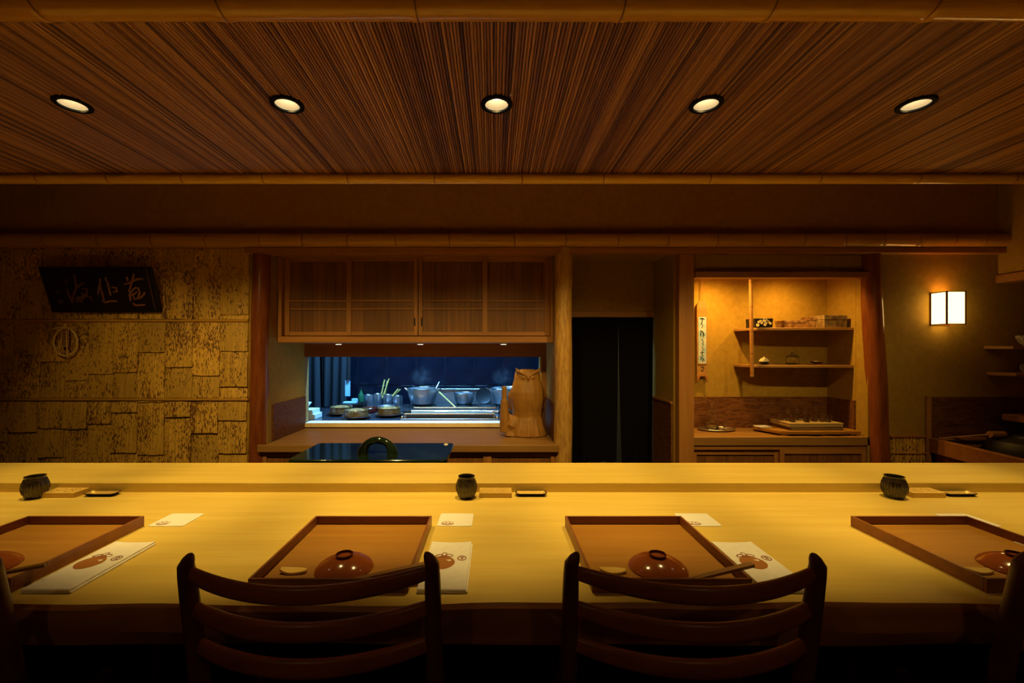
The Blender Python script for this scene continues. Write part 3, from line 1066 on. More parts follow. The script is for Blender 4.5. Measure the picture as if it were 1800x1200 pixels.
# lower shelf
t = thing('incense_pot', 'small round black pot with cream dome lid on the niche shelf', 'pot', (X(1343, 3.25), 3.25, zs2))
MB().lathe([(.018, 0), (.028, .006), (.033, .018), (.033, .024)], 24).build('body', 'black_lacquer', t)
MB().lathe([(.0335, .024), (.031, .034), (.022, .046), (.008, .052), (.002, .0525)], 24).build('lid', 'cream', t)
MB().lathe([(.004, .051), (.006, .056), (.003, .060)], 12).build('knob', 'cream', t)
t = thing('glass_jar', 'squat lidded glass jar on the lower niche shelf', 'jar', (X(1393, 3.26), 3.26, zs2))
MB().lathe([(.03, 0), (.042, .01), (.044, .035), (.040, .055), (.037, .055), (.041, .035), (.039, .012), (.028, .004)], 28).build('body', 'glass', t)
MB().lathe([(.045, .055), (.046, .060), (.03, .070), (.010, .076), (.012, .088), (.006, .094)], 24).build('lid', 'olive_glaze', t)
t = thing('small_dish', 'low dark metal dish on the lower niche shelf', 'dish', (X(1437, 3.26), 3.26, zs2))
MB().lathe([(.022, 0), (.022, .008), (.040, .016), (.048, .024), (.046, .025), (.036, .019), (.015, .013), (.001, .012)], 28).build('bowl', 'bronze', t)
MB().lathe([(.0485, .0235), (.049, .0255), (.046, .0262), (.0455, .0245)], 28, close=False).build('rim', 'silver', t)

# hanging poem plaque
pd = 3.385
t = thing('poem_plaque', 'narrow wooden hanging plaque with a blue poem strip in the niche', 'plaque', (X(1234.5, pd), pd, 0))
hw2 = .0405
zt, zb = Z(528, pd), Z(672, pd)
poly = [(-hw2, zb + .003), (-hw2 * .45, zb + .052), (hw2 * .45, zb + .052), (hw2, zb + .003), (hw2, zt - .05)]
for k in range(1, 8):
    a = PI * k / 8
    poly.append((hw2 * math.cos(a), zt - .045 + .045 * math.sin(a)))
poly.append((-hw2, zt - .05))
m = MB(); m.prism_xz(poly, 0, .014)
pb = m.build('board', 'shelf_wood', t, .0015)
m = MB(); m.prism_xz([(-hw2, zb + .003), (-hw2 * .45, zb + .048), (hw2 * .45, zb + .048), (hw2, zb + .003), (hw2, zb + .05), (hw2 * .4, zb + .072), (-hw2 * .4, zb + .072), (-hw2, zb + .05)], -.006, .001)
m.build('foot_bracket', 'cedar_stile', t, .001)
pz1, pz0 = Z(557, pd), Z(639, pd)
m = MB(); m.prism_xz([(-.031, pz0), (.031, pz0), (.031, pz1), (-.031, pz1)], -.0015, .001)
pp = m.build('paper', 'blue_paper', t)
m = MB(); m.prism_xz([(-.033, pz0 - .006), (.033, pz0 - .006), (.033, pz0 + .002), (-.033, pz0 + .002)], -.005, .001)
m.build('ledge', 'cedar_rail', t, .001)
Hh = pz1 - pz0
m = MB()
m.M = Matrix.Translation((0, 0, pz0)) @ Matrix(((1, 0, 0, 0), (0, 0, -1, 0), (0, 1, 0, 0), (0, 0, 0, 1)))
def S(*pts):      # stroke points given in per cent of the strip, y down
    return [((a - 50) / 100 * .062, (100 - b) / 100 * Hh) for a, b in pts]
strokes = [(((20, 4), (50, 3), (75, 5)), .010), (((50, 3), (45, 12), (30, 16)), .007), (((35, 14), (55, 18), (40, 23), (60, 22)), .005),
           (((22, 30), (45, 31), (60, 34), (72, 40)), .010), (((30, 33), (28, 42)), .008), (((60, 36), (55, 42), (70, 44)), .006),
           (((40, 46), (55, 50), (62, 55), (45, 58)), .005), (((50, 56), (62, 60), (50, 64), (38, 66)), .004), (((42, 67), (60, 66), (66, 70), (52, 73), (36, 72)), .004),
           (((25, 77), (50, 75), (68, 77)), .006), (((48, 75), (46, 82), (62, 84)), .007), (((30, 84), (38, 88), (30, 93)), .008), (((52, 86), (60, 90), (48, 95), (62, 96)), .006), (((66, 90), (72, 94)), .006)]
for s, w in strokes:
    m.ribbon(S(*s), w, .001, .0022)
m.build('ink_writing', 'ink', pp)
m = MB()
m.M = Matrix.Translation((0, 0, zb)) @ Matrix(((1, 0, 0, 0), (0, 0, -1, 0), (0, 1, 0, 0), (0, 0, 0, 1)))
for s, w in (([(-.012, .118), (.0, .121), (.016, .115)], .006), ([(.002, .112), (.012, .104), (.010, .096)], .004), ([(-.010, .098), (0, .093), (.006, .086)], .006)):
    m.ribbon(s, w, .0004, .0015)
m.build('ink_writing', 'ink', pb)
m = MB(); m.tube([(-.004, .002, Z(533, pd)), (-.004, -.002, Z(528, pd)), (-.005, .0, 1.90)], .0016, 6)
m.tube([(.003, .002, Z(533, pd)), (.003, -.002, Z(528, pd)), (.003, .0, 1.90)], .0016, 6)
m.build('cord', 'cedar_stile', t)

# oval silver tray with decanter and cup
tz = .666
tX, tY = X(1257, 3.33), 3.31
t = thing('oval_tray', 'oval silver tray under the decanter in the niche', 'tray', (tX, tY, tz))
MB().lathe([(.09, 0), (.118, .002), (.132, .009), (.137, .012), (.134, .0135), (.116, .006), (.09, .0045)], 48, sy=.66).build('plate', 'silver', t)
m = MB()
m.tube([(.1355 * math.cos(a * PI / 24), .0895 * math.sin(a * PI / 24), .0135) for a in range(49)], .0028, 8)
m.build('rim', 'silver', t)
tz2 = tz + .0045
t = thing('decanter', 'clear glass sake decanter with round stopper on the silver tray', 'decanter', (tX - .03, tY + .01, tz2))
MB().lathe([(.038, 0), (.046, .004), (.047, .03), (.044, .10), (.040, .128), (.030, .142), (.014, .150), (.012, .168), (.016, .174),
            (.013, .174), (.0095, .166), (.011, .151), (.027, .139), (.037, .126), (.041, .098), (.0435, .03), (.041, .009), (.001, .008)], 32).build('bottle', 'glass', t)
MB().lathe([(.0395, .0095), (.0395, .03), (.0390, .060), (.001, .060)], 28).build('sake', 'sake', t)
MB().lathe([(.0455, .004), (.0505, .010), (.0475, .020), (.0505, .030), (.0475, .040), (.0455, .040), (.0455, .004)], 20, close=False).build('cut_base', 'glass', t, sharp=10)
MB().lathe([(.008, .160), (.009, .176), (.008, .182), (.013, .190), (.0175, .202), (.013, .213), (.002, .217)], 24).build('stopper', 'glass', t)
t = thing('sake_cup', 'small stemmed glass beside the decanter on the silver tray', 'glass', (tX + .052, tY - .012, tz2))
MB().lathe([(.016, 0), (.016, .002), (.004, .005), (.004, .018), (.013, .026), (.019, .055), (.0175, .055), (.011, .028), (.001, .024)], 24).build('bowl', 'glass', t)
t = thing('sake_cup', 'glass cup lying low in front of the decanter', 'glass', (tX + .01, tY - .045, tz2))
MB().lathe([(.014, 0), (.018, .002), (.022, .022), (.0205, .022), (.016, .004), (.001, .003)], 24).build('bowl', 'glass', t)

# live-edge board, stacked books/boxes, glasses
m = MB()
poly = [(1.98, 3.33), (1.955, 3.27), (2.0, 3.17), (2.03, 3.10), (2.12, 3.075), (2.2, 3.085), (2.27, 3.07), (2.36, 3.085), (2.44, 3.075), (2.52, 3.09), (2.60, 3.08), (2.605, 3.33)]
m.prism(poly, tz + .012, tz + .036)
bd = m.build('serving_board', 'tray_wood', None, .004)
for (a, b) in ((2.05, 2.10), (2.33, 2.37), (2.54, 2.58)):
    Box(a, b, 3.10, 3.30, tz, tz + .013).build('foot', 'tray_wood', bd)
tag(bd, 'reddish live-edge board lying in the niche below the books', 'board')
z0 = tz + .036
t = thing('paulownia_box', 'dark flat box lying on the live-edge board in the niche', 'box', (2.31, 3.21, z0), rotz=.04)
Box(-.19, .19, -.10, .10, 0, .024).build('body', 'book_dark', t, .003)
t = thing('paulownia_box', 'pale flat wooden box carrying the glasses in the niche', 'box', (2.30, 3.21, z0 + .024), rotz=.02)
Box(-.195, .195, -.105, .105, 0, .020).build('body', 'book_cloth', t, .002)
Box(-.197, .197, -.107, .107, .020, .028).build('lid', 'book_cloth', t, .002)
tag(Box(1.965, 2.06, 3.22, 3.30, tz + .036, tz + .041).build('paper_card', 'paper', None), 'small pale card on the corner of the niche board', 'card')
gz = z0 + .052
def tumbler(label, x, y, h, r, kind):
    t = thing('sake_glass', label, 'glass', (x, y, gz), group='glasses on the pale box in the niche')
    if kind == 0:
        pr = [(r * .8, 0), (r * .86, .003), (r, h), (r * .93, h), (r * .8, .006), (.001, .005)]
    elif kind == 1:
        pr = [(r * .8, 0), (r * .8, .002), (.004, .005), (.0035, h * .45), (r * .75, h * .58), (r, h * .8), (r * .9, h), (r * .83, h), (r * .92, h * .8), (r * .68, h * .60), (.001, h * .5)]
    else:
        pr = [(r * .6, 0), (r * .95, .01), (r, h * .6), (r * .85, h), (r * .78, h), (r * .92, h * .6), (r * .85, .012), (.001, .008)]
    MB().lathe(pr, 22).build('bowl', 'glass', t)
for (px, d, h, r, k) in ((1372, 3.25, .045, .022, 2), (1385, 3.24, .10, .020, 1), (1393, 3.16, .060, .022, 0), (1401, 3.27, .085, .018, 1), (1416, 3.26, .095, .020, 1),
                         (1418, 3.15, .045, .022, 0), (1431, 3.18, .055, .022, 0), (1434, 3.28, .10, .020, 1), (1446, 3.17, .072, .020, 2), (1456, 3.15, .038, .020, 0), (1466, 3.2, .050, .020, 2)):
    lab = {0: 'short clear tumbler on the pale box in the niche', 1: 'stemmed clear glass on the pale box in the niche', 2: 'rounded clear sake glass on the pale box in the niche'}[k]
    tumbler(lab, min(X(px, d), 2.47), d, h, r, k)

# ================================================================== RIGHT-HAND WALL
ld0, ld1 = 2.935, W
t = thing('wall_lantern', 'glowing box-shaped paper wall lantern with dark wood frame', 'lantern', (0, 0, 0))
fx0, fx1, fz0, fz1 = 3.055, X(1699, ld0), Z(570, ld0), Z(511, ld0)
fw = .009
m = MB()
Box(fx0 + .004, fx1 - .004, ld0 + .003, ld0 + .006, fz0 + .004, fz1 - .004).build('front_pane', 'lantern_paper', t)
for xa in (fx0 + .003, fx1 - .006):
    Box(xa, xa + .003, ld0 + .006, ld1 - .004, fz0 + .004, fz1 - .004).build('side_pane', 'lantern_paper', t)
Box(fx0 + .007, fx1 - .007, ld0 + .008, ld1 - .006, fz0 + .006, fz0 + .009).build('bottom_pane', 'lantern_paper', t)
for xa in (fx0, fx1 - fw):
    for ya in (ld0, ld1 - fw):
        Box(xa, xa + fw, ya, ya + fw, fz0, fz1).build('frame_post', 'teak_post', t, .001)
for zz in (fz0, fz1 - .007):
    for ya in (ld0 + .0005, ld1 - fw):
        Box(fx0 + fw, fx1 - fw, ya, ya + fw - .001, zz, zz + .007).build('frame_rail', 'teak', t, .001)
    for xa in (fx0 + .0005, fx1 - fw):
        Box(xa, xa + fw - .001, ld0 + fw, ld1 - fw, zz, zz + .007).build('frame_rail', 'teak', t, .001)

# small shelves with crockery in the corner
for (py, xl, lab) in ((608, 1773, 'upper small wall shelf in the corner beside the lantern'), (656, 1778, 'lower small wall shelf in the corner beside the lantern')):
    zz = Z(py, 2.9)
    m = MB()
    m.prism([(X(xl, 2.9), 3.0), (X(xl, 2.9) + .03, 2.9), (XR, 2.9), (XR, W - .001), (X(xl, 2.9), W - .001)], zz - .02, zz)
    tag(m.build('wall_shelf', 'shelf_wood', None, .002), lab, 'shelf')
t = thing('tea_bowl', 'patterned white tea bowl on the corner wall shelf', 'bowl', (3.635, 2.96, Z(608, 2.9)))
MB().lathe([(.022, 0), (.023, .007), (.045, .025), (.056, .055), (.060, .072), (.057, .072), (.052, .054), (.040, .029), (.001, .014)], 30).build('bowl', 'patterned_china', t)
t = thing('china_jar', 'patterned china jar on the lower corner shelf', 'jar', (3.65, 2.96, Z(656, 2.9)))
MB().lathe([(.030, 0), (.040, .008), (.048, .035), (.044, .062), (.030, .072), (.028, .078), (.024, .078), (.024, .07)], 30).build('body', 'patterned_china', t)
MB().lathe([(.031, .076), (.030, .082), (.010, .092), (.008, .10), (.001, .101)], 24).build('lid', 'patterned_china', t)

# side counter running towards the room, with sunken basin, kettle and ladle
sc_ = thing('side_counter', 'dark wooden side counter with sunken basin below the lantern', 'counter', (0, 0, 0))
sz = Z(768, W)
m = MB(); m.prism([(2.905, 2.2), (2.95, 2.2), (3.065, W - .02), (3.025, W - .02)], sz - .10, sz)
m.build('front_rail', 'hinoki_dark', sc_, .004)
Box(3.07, XR, W - .07, W - .013, sz - .06, sz - .005).build('back_rail', 'cedar_rail', sc_, .004)
Box(2.98, XR, 2.2, 2.25, sz - .10, sz - .002).build('end_rail', 'cedar_rail', sc_, .004)
Box(3.06, XR, 2.25, W - .07, sz - .16, sz - .13).build('basin_floor', 'dark_counter', sc_)
m = MB(); m.prism([(2.95, 2.24), (2.97, 2.24), (3.085, W - .03), (3.065, W - .03)], 0, sz - .1)
m.build('side_panel', 'cedar', sc_)
Box(X(1655, 2.97), X(1730, 2.97), 2.95, 2.978, sz - .004, sz + .016).build('loose_rail', 'cedar_rail', sc_, .003)
kx, ky = 3.44, 2.80
t = thing('iron_kettle', 'broad black iron kettle sunk in the side counter', 'kettle', (kx, ky, sz - .13))
MB().lathe([(.10, 0), (.17, .02), (.195, .07), (.19, .12), (.175, .150), (.10, .170), (.075, .174), (.075, .160)], 36).build('body', 'tetsu', t)
MB().lathe([(.078, .172), (.07, .184), (.03, .192), (.012, .195), (.014, .206), (.004, .210)], 28).build('lid', 'tetsu', t)
p0 = Vector(P(1651, 770, 2.98)); p1 = Vector((X(1742, 2.86), 2.86, sz + .055))
p0.z = sz + .006
p0.x = X(1651, 2.98)
t = thing('bamboo_ladle', 'long-handled bamboo water ladle resting on the side counter', 'ladle', (0, 0, 0))
m = MB(); m.tube([p0, p0.lerp(p1, .5), p1], [.005, .005, .0055], 8); m.build('handle', 'bamboo_z', t)
m = MB(); m.tube([p1 + Vector((-.010, 0, .002)), p1 + Vector((.085, 0, .0))], .021, 18)
m.build('cup', 'bamboo_z', t)
Box(3.50, XR, 2.75, 3.0, Z(742, 2.9), Z(731, 2.9)).build('side_ledge', 'cedar_rail', sc_, .003)

# ================================================================== LEFT WALL: signboard and straw ring
t = thing('signboard', 'black tilted signboard with brushed calligraphy on the bark wall', 'signboard')
bl = Vector(P(95, 549, 3.02)); br = Vector(P(284, 549, 3.02))
wB = (br.x - bl.x)
tilt = math.atan2(.095, .30)
hB = .312
M0 = Matrix.Translation(bl + Vector((0, -.008, 0))) @ Matrix.Rotation(tilt + 0.0, 4, 'X') @ Matrix(((1, 0, 0, 0), (0, 0, -1, 0), (0, 1, 0, 0), (0, 0, 0, 1)))
# local: x right along the board, y up along the face, z out of the face
def at(m):
    m.M = M0
    return m
m = at(MB()); m.box(0, wB, 0, hB, -.022, 0)
m.build('board', 'black_lacquer', t, .003)
for (a, b, c, d) in ((0, wB, 0, .014), (0, wB, hB - .014, hB), (0, .014, .014, hB - .014), (wB - .045, wB - .031, .014, hB - .014)):
    m = at(MB()); m.box(a, b, c, d, 0, .006)
    m.build('frame_strip', 'black_lacquer', t, .002)
m = at(MB()); m.box(wB - .030, wB - .027, .016, hB - .016, 0, .003)
m.build('frame_line', 'gilt_dull', t)
def sb(cx, cy):       # crop pixel (6.317 per photo pixel, origin 60,450) -> board plane
    px, py = 60 + cx / 6.317, 450 + cy / 6.317
    v = (549 - py) / (549 - 471)
    xl = 95 + (70 - 95) * v
    xr = 284 + (262 - 284 + 2) * v
    return ((px - xl) / (xr - xl) * wB, v * hB)
chars = [
    # right character
    [[(1000, 322), (1060, 305), (1110, 280), (1160, 262), (1215, 262)], [(1115, 205), (1100, 270), (1080, 340), (1062, 400)], [(1035, 240), (1050, 285)],
     [(1060, 440), (1085, 400), (1130, 355), (1165, 360), (1180, 410), (1165, 470), (1120, 480), (1110, 430), (1150, 400)], [(1080, 500), (1075, 450), (1100, 420)], [(1185, 470), (1225, 430), (1240, 405)], [(1105, 525), (1140, 548), (1190, 545), (1240, 540)]],
    # middle character
    [[(745, 255), (740, 320), (725, 380), (722, 430)], [(740, 330), (765, 410), (790, 490)], [(795, 240), (825, 300), (845, 380), (860, 440)], [(870, 350), (920, 355), (930, 395), (890, 400)], [(770, 490), (800, 515), (860, 500), (935, 500)]],
    # left character
    [[(355, 265), (380, 295)], [(375, 370), (400, 430), (440, 525)], [(440, 525), (450, 430), (480, 360), (540, 310), (570, 300)], [(455, 215), (470, 270), (480, 340)], [(545, 365), (600, 370), (590, 420), (520, 470), (480, 470), (490, 510), (540, 480), (600, 440), (650, 470), (655, 500)], [(540, 400), (560, 450)], [(500, 440), (550, 520)]],
    # small signature
    [[(245, 400), (270, 410), (290, 405)], [(265, 395), (285, 425)], [(285, 490), (325, 490), (325, 520), (290, 520), (285, 490)]],
]
chars = chars[:3] + [chars[3][:2], chars[3][2:]]
for ci, ch in enumerate(chars):
    m = at(MB())
    for s in ch:
        m.ribbon([sb(*p) for p in s], .013 if ci < 3 else .009, -.001, .003)
    m.build('calligraphy', 'gilt' if ci < 2 else 'gilt_dull', t)

t = thing('straw_ring', 'oval straw ring charm with paper slip hanging below the signboard', 'charm', (X(118, 3.02), 3.008, Z(601, 3.02)))
m = MB()
m.tube([(.082 * math.cos(a * PI / 20), .002 * math.sin(a * .9), .096 * math.sin(a * PI / 20)) for a in range(41)], [.0055 + .0008 * (a % 2) for a in range(41)], 8, up=(0, 1, 0))
m.build('ring', 'straw', t)
m = MB()
m.tube([(-.095, -.006, .082), (-.05, -.008, .098), (.0, -.008, .100), (.045, -.008, .094), (.075, -.006, .098)], [.003, .005, .006, .005, .003], 8)
m.build('straw_bundle', 'straw', t)
m = MB(); m.tube([(-.004, -.004, .098), (-.006, 0, .130)], .0025, 6); m.tube([(.002, -.004, .098), (.008, 0, .130)], .0025, 6)
m.build('loop', 'straw', t)
m = MB(); m.prism_xz([(-.024, -.032), (.026, -.032), (.026, .086), (-.024, .086)], -.004, -.002)
sl_ = m.build('paper_slip', 'gilt_dull', t)
m = MB()
for (a, b, c, d) in ((-.024, -.021, -.032, .086), (.023, .026, -.032, .086), (-.024, .026, -.032, -.029), (-.024, .026, .012, .015), (-.006, -.004, -.028, .008), (.008, .010, -.028, .008), (-.018, .018, .03, .033), (-.018, .018, .048, .051), (-.018, .018, .066, .069)):
    m.box(a, b, -.0055, -.0035, c, d)
m.build('slip_print', 'straw', sl_)
m = MB(); m.tube([(.012, -.006, .08), (.016, -.007, -.03), (.022, -.006, -.115)], [.002, .003, .002], 6)
m.tube([(-.02, -.006, .04), (-.04, -.007, -.03), (-.062, -.006, -.072)], [.002, .003, .002], 6)
m.build('straw_tail', 'straw', t)

# ================================================================== KITCHEN
kz = .66
kc = thing('kitchen_counter', 'dark kitchen counter behind the hatch', 'counter')
Box(kX0 + .02, .82, 3.77, KB - .02, kz - .04, kz).build('top', 'dark_counter', kc)
Box(kX0 + .05, .80, 3.85, KB - .05, 0, kz - .04).build('base', 'iron', kc)
st = thing('gas_range', 'black gas range below the steel pots in the kitchen', 'range')
gx0, gx1 = X(700, 4.4), X(915, 4.4)
Box(gx0, gx1 + .1, 4.18, 4.66, kz, kz + .035).build('hob', 'iron', st, .004)
for cx in (X(743, 4.45), X(816, 4.45), X(887, 4.45)):
    m = MB()
    for k in range(6):
        a = k * PI / 3
        m.box(-.002, .002, 0, 0, 0, 0) if False else m.tube([(cx + .03 * math.cos(a), 4.45 + .03 * math.sin(a), kz + .056), (cx + .13 * math.cos(a), 4.45 + .13 * math.sin(a), kz + .056), (cx + .14 * math.cos(a), 4.45 + .14 * math.sin(a), kz + .034)], .006, 6)
    m.tube([(cx + .09 * math.cos(k * PI / 12), 4.45 + .09 * math.sin(k * PI / 12), kz + .054) for k in range(25)], .006, 6)
    m.build('grate', 'iron', st)
sp = thing('splashback', 'low stainless splashback behind the kitchen pots', 'splashback')
Box(X(722, 4.75), X(960, 4.75), 4.74, 4.75, kz, Z(683.5, 4.75)).build('sheet', 'steel', sp)
Box(X(722, 4.75), X(960, 4.75), 4.725, 4.755, Z(684.5, 4.75), Z(682.5, 4.75)).build('lip', 'steel_bright', sp, .002)
for px in (775, 855):
    MB().lathe([(.010, 0), (.010, .012), (.006, .016)], 12, (X(px, 4.74), 4.735, Z(683, 4.74))).build('stud', 'steel_bright', sp)
pz = kz + .062
def pot(label, px, d, r, h, handles=True, ladle=True):
    t = thing('steel_pot', label, 'pot', (X(px, d), d, pz), group='steel pots on the kitchen range')
    MB().lathe([(r * .62, 0), (r * .80, .012), (r * .95, h * .45), (r, h * .72), (r * 1.0, h * .78), (r * 1.045, h * .80), (r * 1.05, h), (r * 1.02, h), (r * .97, h * .78), (r * .9, h * .45), (r * .76, .018), (.001, .014)], 40).build('body', 'steel', t)
    m = MB(); m.tube([(r * 1.05 * math.cos(a * PI / 20), r * 1.05 * math.sin(a * PI / 20), h) for a in range(41)], .004, 6)
    m.build('rim', 'steel_bright', t)
    if handles:
        for s in (-1, 1):
            m = MB(); m.tube([(s * r * 1.0, -.04, h * .86), (s * r * 1.2, -.035, h * 1.0), (s * r * 1.22, .035, h * 1.0), (s * r * 1.0, .04, h * .86)], .006, 8)
            m.build('handle', 'steel_bright', t)
    return t
pot('large steel pot steaming behind the grill in the kitchen', 743.5, 4.45, .148, .165)
pot('small steel bowl-shaped pot between the two large pots', 816, 4.45, .102, .115, False)
pot('large steel pot partly hidden by the owl carving', 888, 4.45, .150, .165)
def stick(name, label, cat, a, b, r, mat, head=None):
    t = thing(name, label, cat)
    m = MB(); m.tube([a, b], [r, r * .85], 8); m.build('handle', mat, t)
    if head:
        m = MB(); m.lathe([(.001, -.012), (.014, -.008), (.022, .004), (.0205, .004), (.012, -.005), (.001, -.008)], 18, head); m.build('bowl', 'steel', t)
    return t
stick('soup_ladle', 'steel ladle standing in the large steaming pot', 'ladle', P(764, 688, 4.42), P(772, 671, 4.48), .006, 'steel_bright', (X(758, 4.42), 4.42, pz + .08))
stick('soup_ladle', 'long pale ladle leaning off the large pot rim', 'ladle', P(772, 689, 4.38), P(802, 717, 4.16), .008, 'pale_wood', None)
stick('soup_ladle', 'thin ladle resting in the small steel pot', 'ladle', P(822, 698, 4.43), P(832, 691, 4.47), .004, 'steel_bright', (X(818, 4.43), 4.43, pz + .07))
t = thing('pan_lid', 'dark round pan leaning on the steel splashback', 'pan', (X(850, 4.68), 4.695, kz + .036))
m = MB()
m.M = Matrix.Translation((0, 0, .085)) @ Matrix.Rotation(1.35, 4, 'X')
m.lathe([(.001, 0), (.07, .003), (.085, .012), (.083, .014), (.068, .007), (.001, .005)], 28)
m.build('disc', 'iron', t)
# grill
gr = thing('table_grill', 'long low charcoal grill with bronze rails behind the hatch sill', 'grill')
ga, gb = X(706, 3.88), X(876, 3.88)
Box(ga, gb, 3.83, 4.13, kz, kz + .012).build('pan', 'steel', gr, .002)
Box(ga + .05, gb - .04, 3.845, 3.86, kz + .012, kz + .040).build('front_plate', 'iron', gr)
Box(ga + .05, gb - .04, 4.09, 4.10, kz + .012, kz + .055).build('back_plate', 'iron', gr)
for (y, zz, r, mt, xa, xb) in ((3.845, .050, .008, 'bronze', ga + .03, gb - .03), (3.97, .058, .011, 'steel_bright', ga + .07, gb + .0), (4.09, .074, .007, 'bronze', ga + .07, gb - .02)):
    m = MB(); m.tube([(xa, y, kz + zz), (xb, y, kz + zz)], r, 10); m.build('rail', mt, gr)
for xa in (ga + .035, gb - .045):
    m = MB(); m.prism([(xa, 3.838), (xa + .012, 3.838), (xa + .012, 4.11), (xa, 4.11)], kz + .012, kz + .055); m.build('end_bracket', 'bronze', gr, .002)
for (xa, ya) in ((ga + .0, 3.835), (gb - .02, 3.835)):
    m = MB(); m.lathe([(.020, 0), (.020, .008), (.010, .020), (.004, .024)], 14, (xa + .01, ya + .02, kz + .01)); m.build('foot_knob', 'bronze', gr)
# crocks
def crock(label, px, d, r):
    t = thing('serving_crock', label, 'dish', (X(px, d), d, kz), group='crocks behind the hatch sill')
    MB().lathe([(r * .7, 0), (r * .75, .006), (r * 1.18, .018), (r * 1.28, .026), (r * 1.26, .029), (r * 1.0, .021), (r * .8, .016), (.001, .014)], 36).build('saucer', 'dark_stoneware', t)
    MB().lathe([(r * .86, .018), (r * .98, .026), (r, .050), (r * .97, .068), (r * 1.0, .076), (r * .96, .080), (r * .88, .074), (r * .86, .06), (.001, .058)], 36).build('crock', 'olive_glaze', t)
    m = MB(); m.lathe([(r * .86, .058), (r * .70, .074), (r * .42, .088), (r * .15, .093), (.001, .094)], 30); m.build('contents', 'straw_food', t)
    m = MB(); m.tube([(r * .97 * math.cos(a * PI / 18), r * .97 * math.sin(a * PI / 18), .079) for a in range(37)], .0035, 6); m.build('rim', 'olive_glaze', t)
crock('olive glazed crock beside the white boxes behind the hatch', 600, 4.13, .103)
crock('olive glazed crock closest to the hatch sill', 627, 3.91, .103)
crock('olive glazed crock beside the table grill', 684, 4.05, .105)
# steel canisters with utensils
for i, (px, d, h) in enumerate(((648, 4.52, .150), (664, 4.58, .155), (682, 4.55, .150), (699, 4.52, .140))):
    t = thing('steel_canister', ('plain empty steel canister beside the sauce bottle', 'steel canister holding two long cooking chopsticks', 'steel canister with short chopsticks behind the mixing bowl', 'plain steel canister beside the large steaming pot')[i], 'canister', (X(px, d), d, kz), group='steel canisters in the kitchen')
    MB().lathe([(.046, 0), (.048, .004), (.048, h), (.045, h), (.045, .006), (.001, .005)], 28).build('body', 'steel', t)
    m = MB(); m.tube([(.048 * math.cos(a * PI / 14), .048 * math.sin(a * PI / 14), h) for a in range(29)], .003, 6); m.build('rim', 'steel_bright', t)
for (a, b, da, db) in (((669, 700), (676, 667), 4.56, 4.6), ((672, 700), (684, 665), 4.58, 4.62), ((675, 700), (681, 669), 4.6, 4.62), ((690, 702), (700, 683), 4.54, 4.56), ((693, 702), (704, 684), 4.55, 4.58)):
    stick('cooking_chopstick', 'long cooking chopstick standing in a steel canister', 'chopstick', P(a[0] if a[0] < 685 else 685, a[1], da), P(b[0], b[1], db), .007, 'pale_wood')
for q in [o for o in bpy.data.objects if o.name.startswith('cooking_chopstick')]:
    q['group'] = 'chopsticks in the canisters'
t = thing('steel_bowl', 'shallow steel mixing bowl in front of the canisters', 'bowl', (X(680, 4.36), 4.36, kz))
MB().lathe([(.03, 0), (.05, .006), (.075, .03), (.085, .06), (.082, .06), (.072, .032), (.048, .010), (.001, .006)], 30).build('bowl', 'steel', t)
t = thing('red_bowl', 'dark red bowl between the crocks with a steel spoon', 'bowl', (X(651, 4.3), 4.3, kz))
MB().lathe([(.05, 0), (.07, .008), (.08, .045), (.078, .047), (.066, .012), (.001, .008)], 28).build('bowl', 'dark_lacquer', t)
m = MB(); m.tube([(.0, 0, .03), (.05, -.02, .085)], .005, 6); m.build('spoon', 'steel_bright', t)
t = thing('black_wok', 'black iron wok holding white packets beside the curtain', 'wok', (X(619, 4.36), 4.36, kz))
MB().lathe([(.05, 0), (.08, .01), (.112, .045), (.122, .085), (.118, .085), (.108, .048), (.076, .016), (.001, .01)], 32).build('bowl', 'iron', t)
m = MB()
t = thing('white_packet', 'flat white packet lying across the black wok', 'packet', (X(616, 4.36), 4.36, kz + .085), rotz=.1)
Box(-.065, .065, -.04, .04, 0, .014).build('packet', 'blue_white', t, .003)
tag(Box(X(619, 4.36), X(628, 4.36), 4.34, 4.38, kz + .099, kz + .13).build('white_carton', 'blue_white', None, .002), 'small white carton standing on the packet', 'carton')
t = thing('sauce_bottle', 'green glass sauce bottle behind the black wok', 'bottle', (X(632.5, 4.56), 4.6, kz))
MB().lathe([(.028, 0), (.030, .004), (.030, .13), (.024, .15), (.012, .17), (.011, .2), (.001, .2)], 24).build('body', 'bottle_green', t)
MB().lathe([(.013, .198), (.013, .215), (.004, .217)], 16).build('cap', 'iron', t)
t = thing('hanging_scraper', 'flat pale blade hanging from a black strap beside the curtain', 'tool', (X(611, 4.5), 4.5, 0))
m = MB(); m.prism_xz([(-.026, Z(696, 4.5)), (.026, Z(696, 4.5)), (.026, Z(668, 4.5)), (-.026, Z(668, 4.5))], 0, .004); m.build('blade', 'blue_white', t)
m = MB(); m.tube([(.006, .002, Z(668, 4.5)), (.010, .002, Z(640, 4.5)), (.012, .002, 1.8), (.012, .002, 2.62)], [.022, .020, .016, .010], 8); m.build('strap', 'iron', t)
# curtain
t = thing('kitchen_curtain', 'blue-grey hanging curtain at the end of the kitchen', 'curtain')
m = MB(); m.tube([(kX0, 4.66, 1.9), (X(614, 4.66), 4.66, 1.9)], .01, 8); m.build('rod', 'steel', t)
cloth('curtain_panel', t, 'curtain_cloth', (kX0 + .03, X(561, 4.64)), (kX0 + .03, X(563, 4.64)), 4.64, kz + .01, 1.9, .022, 4, 48)
cloth('curtain_panel', t, 'curtain_cloth', (X(563, 4.64), X(608, 4.64)), (X(563, 4.64), X(606, 4.64)), 4.67, kz + .01, 1.9, .025, 3, 48, ph=1)
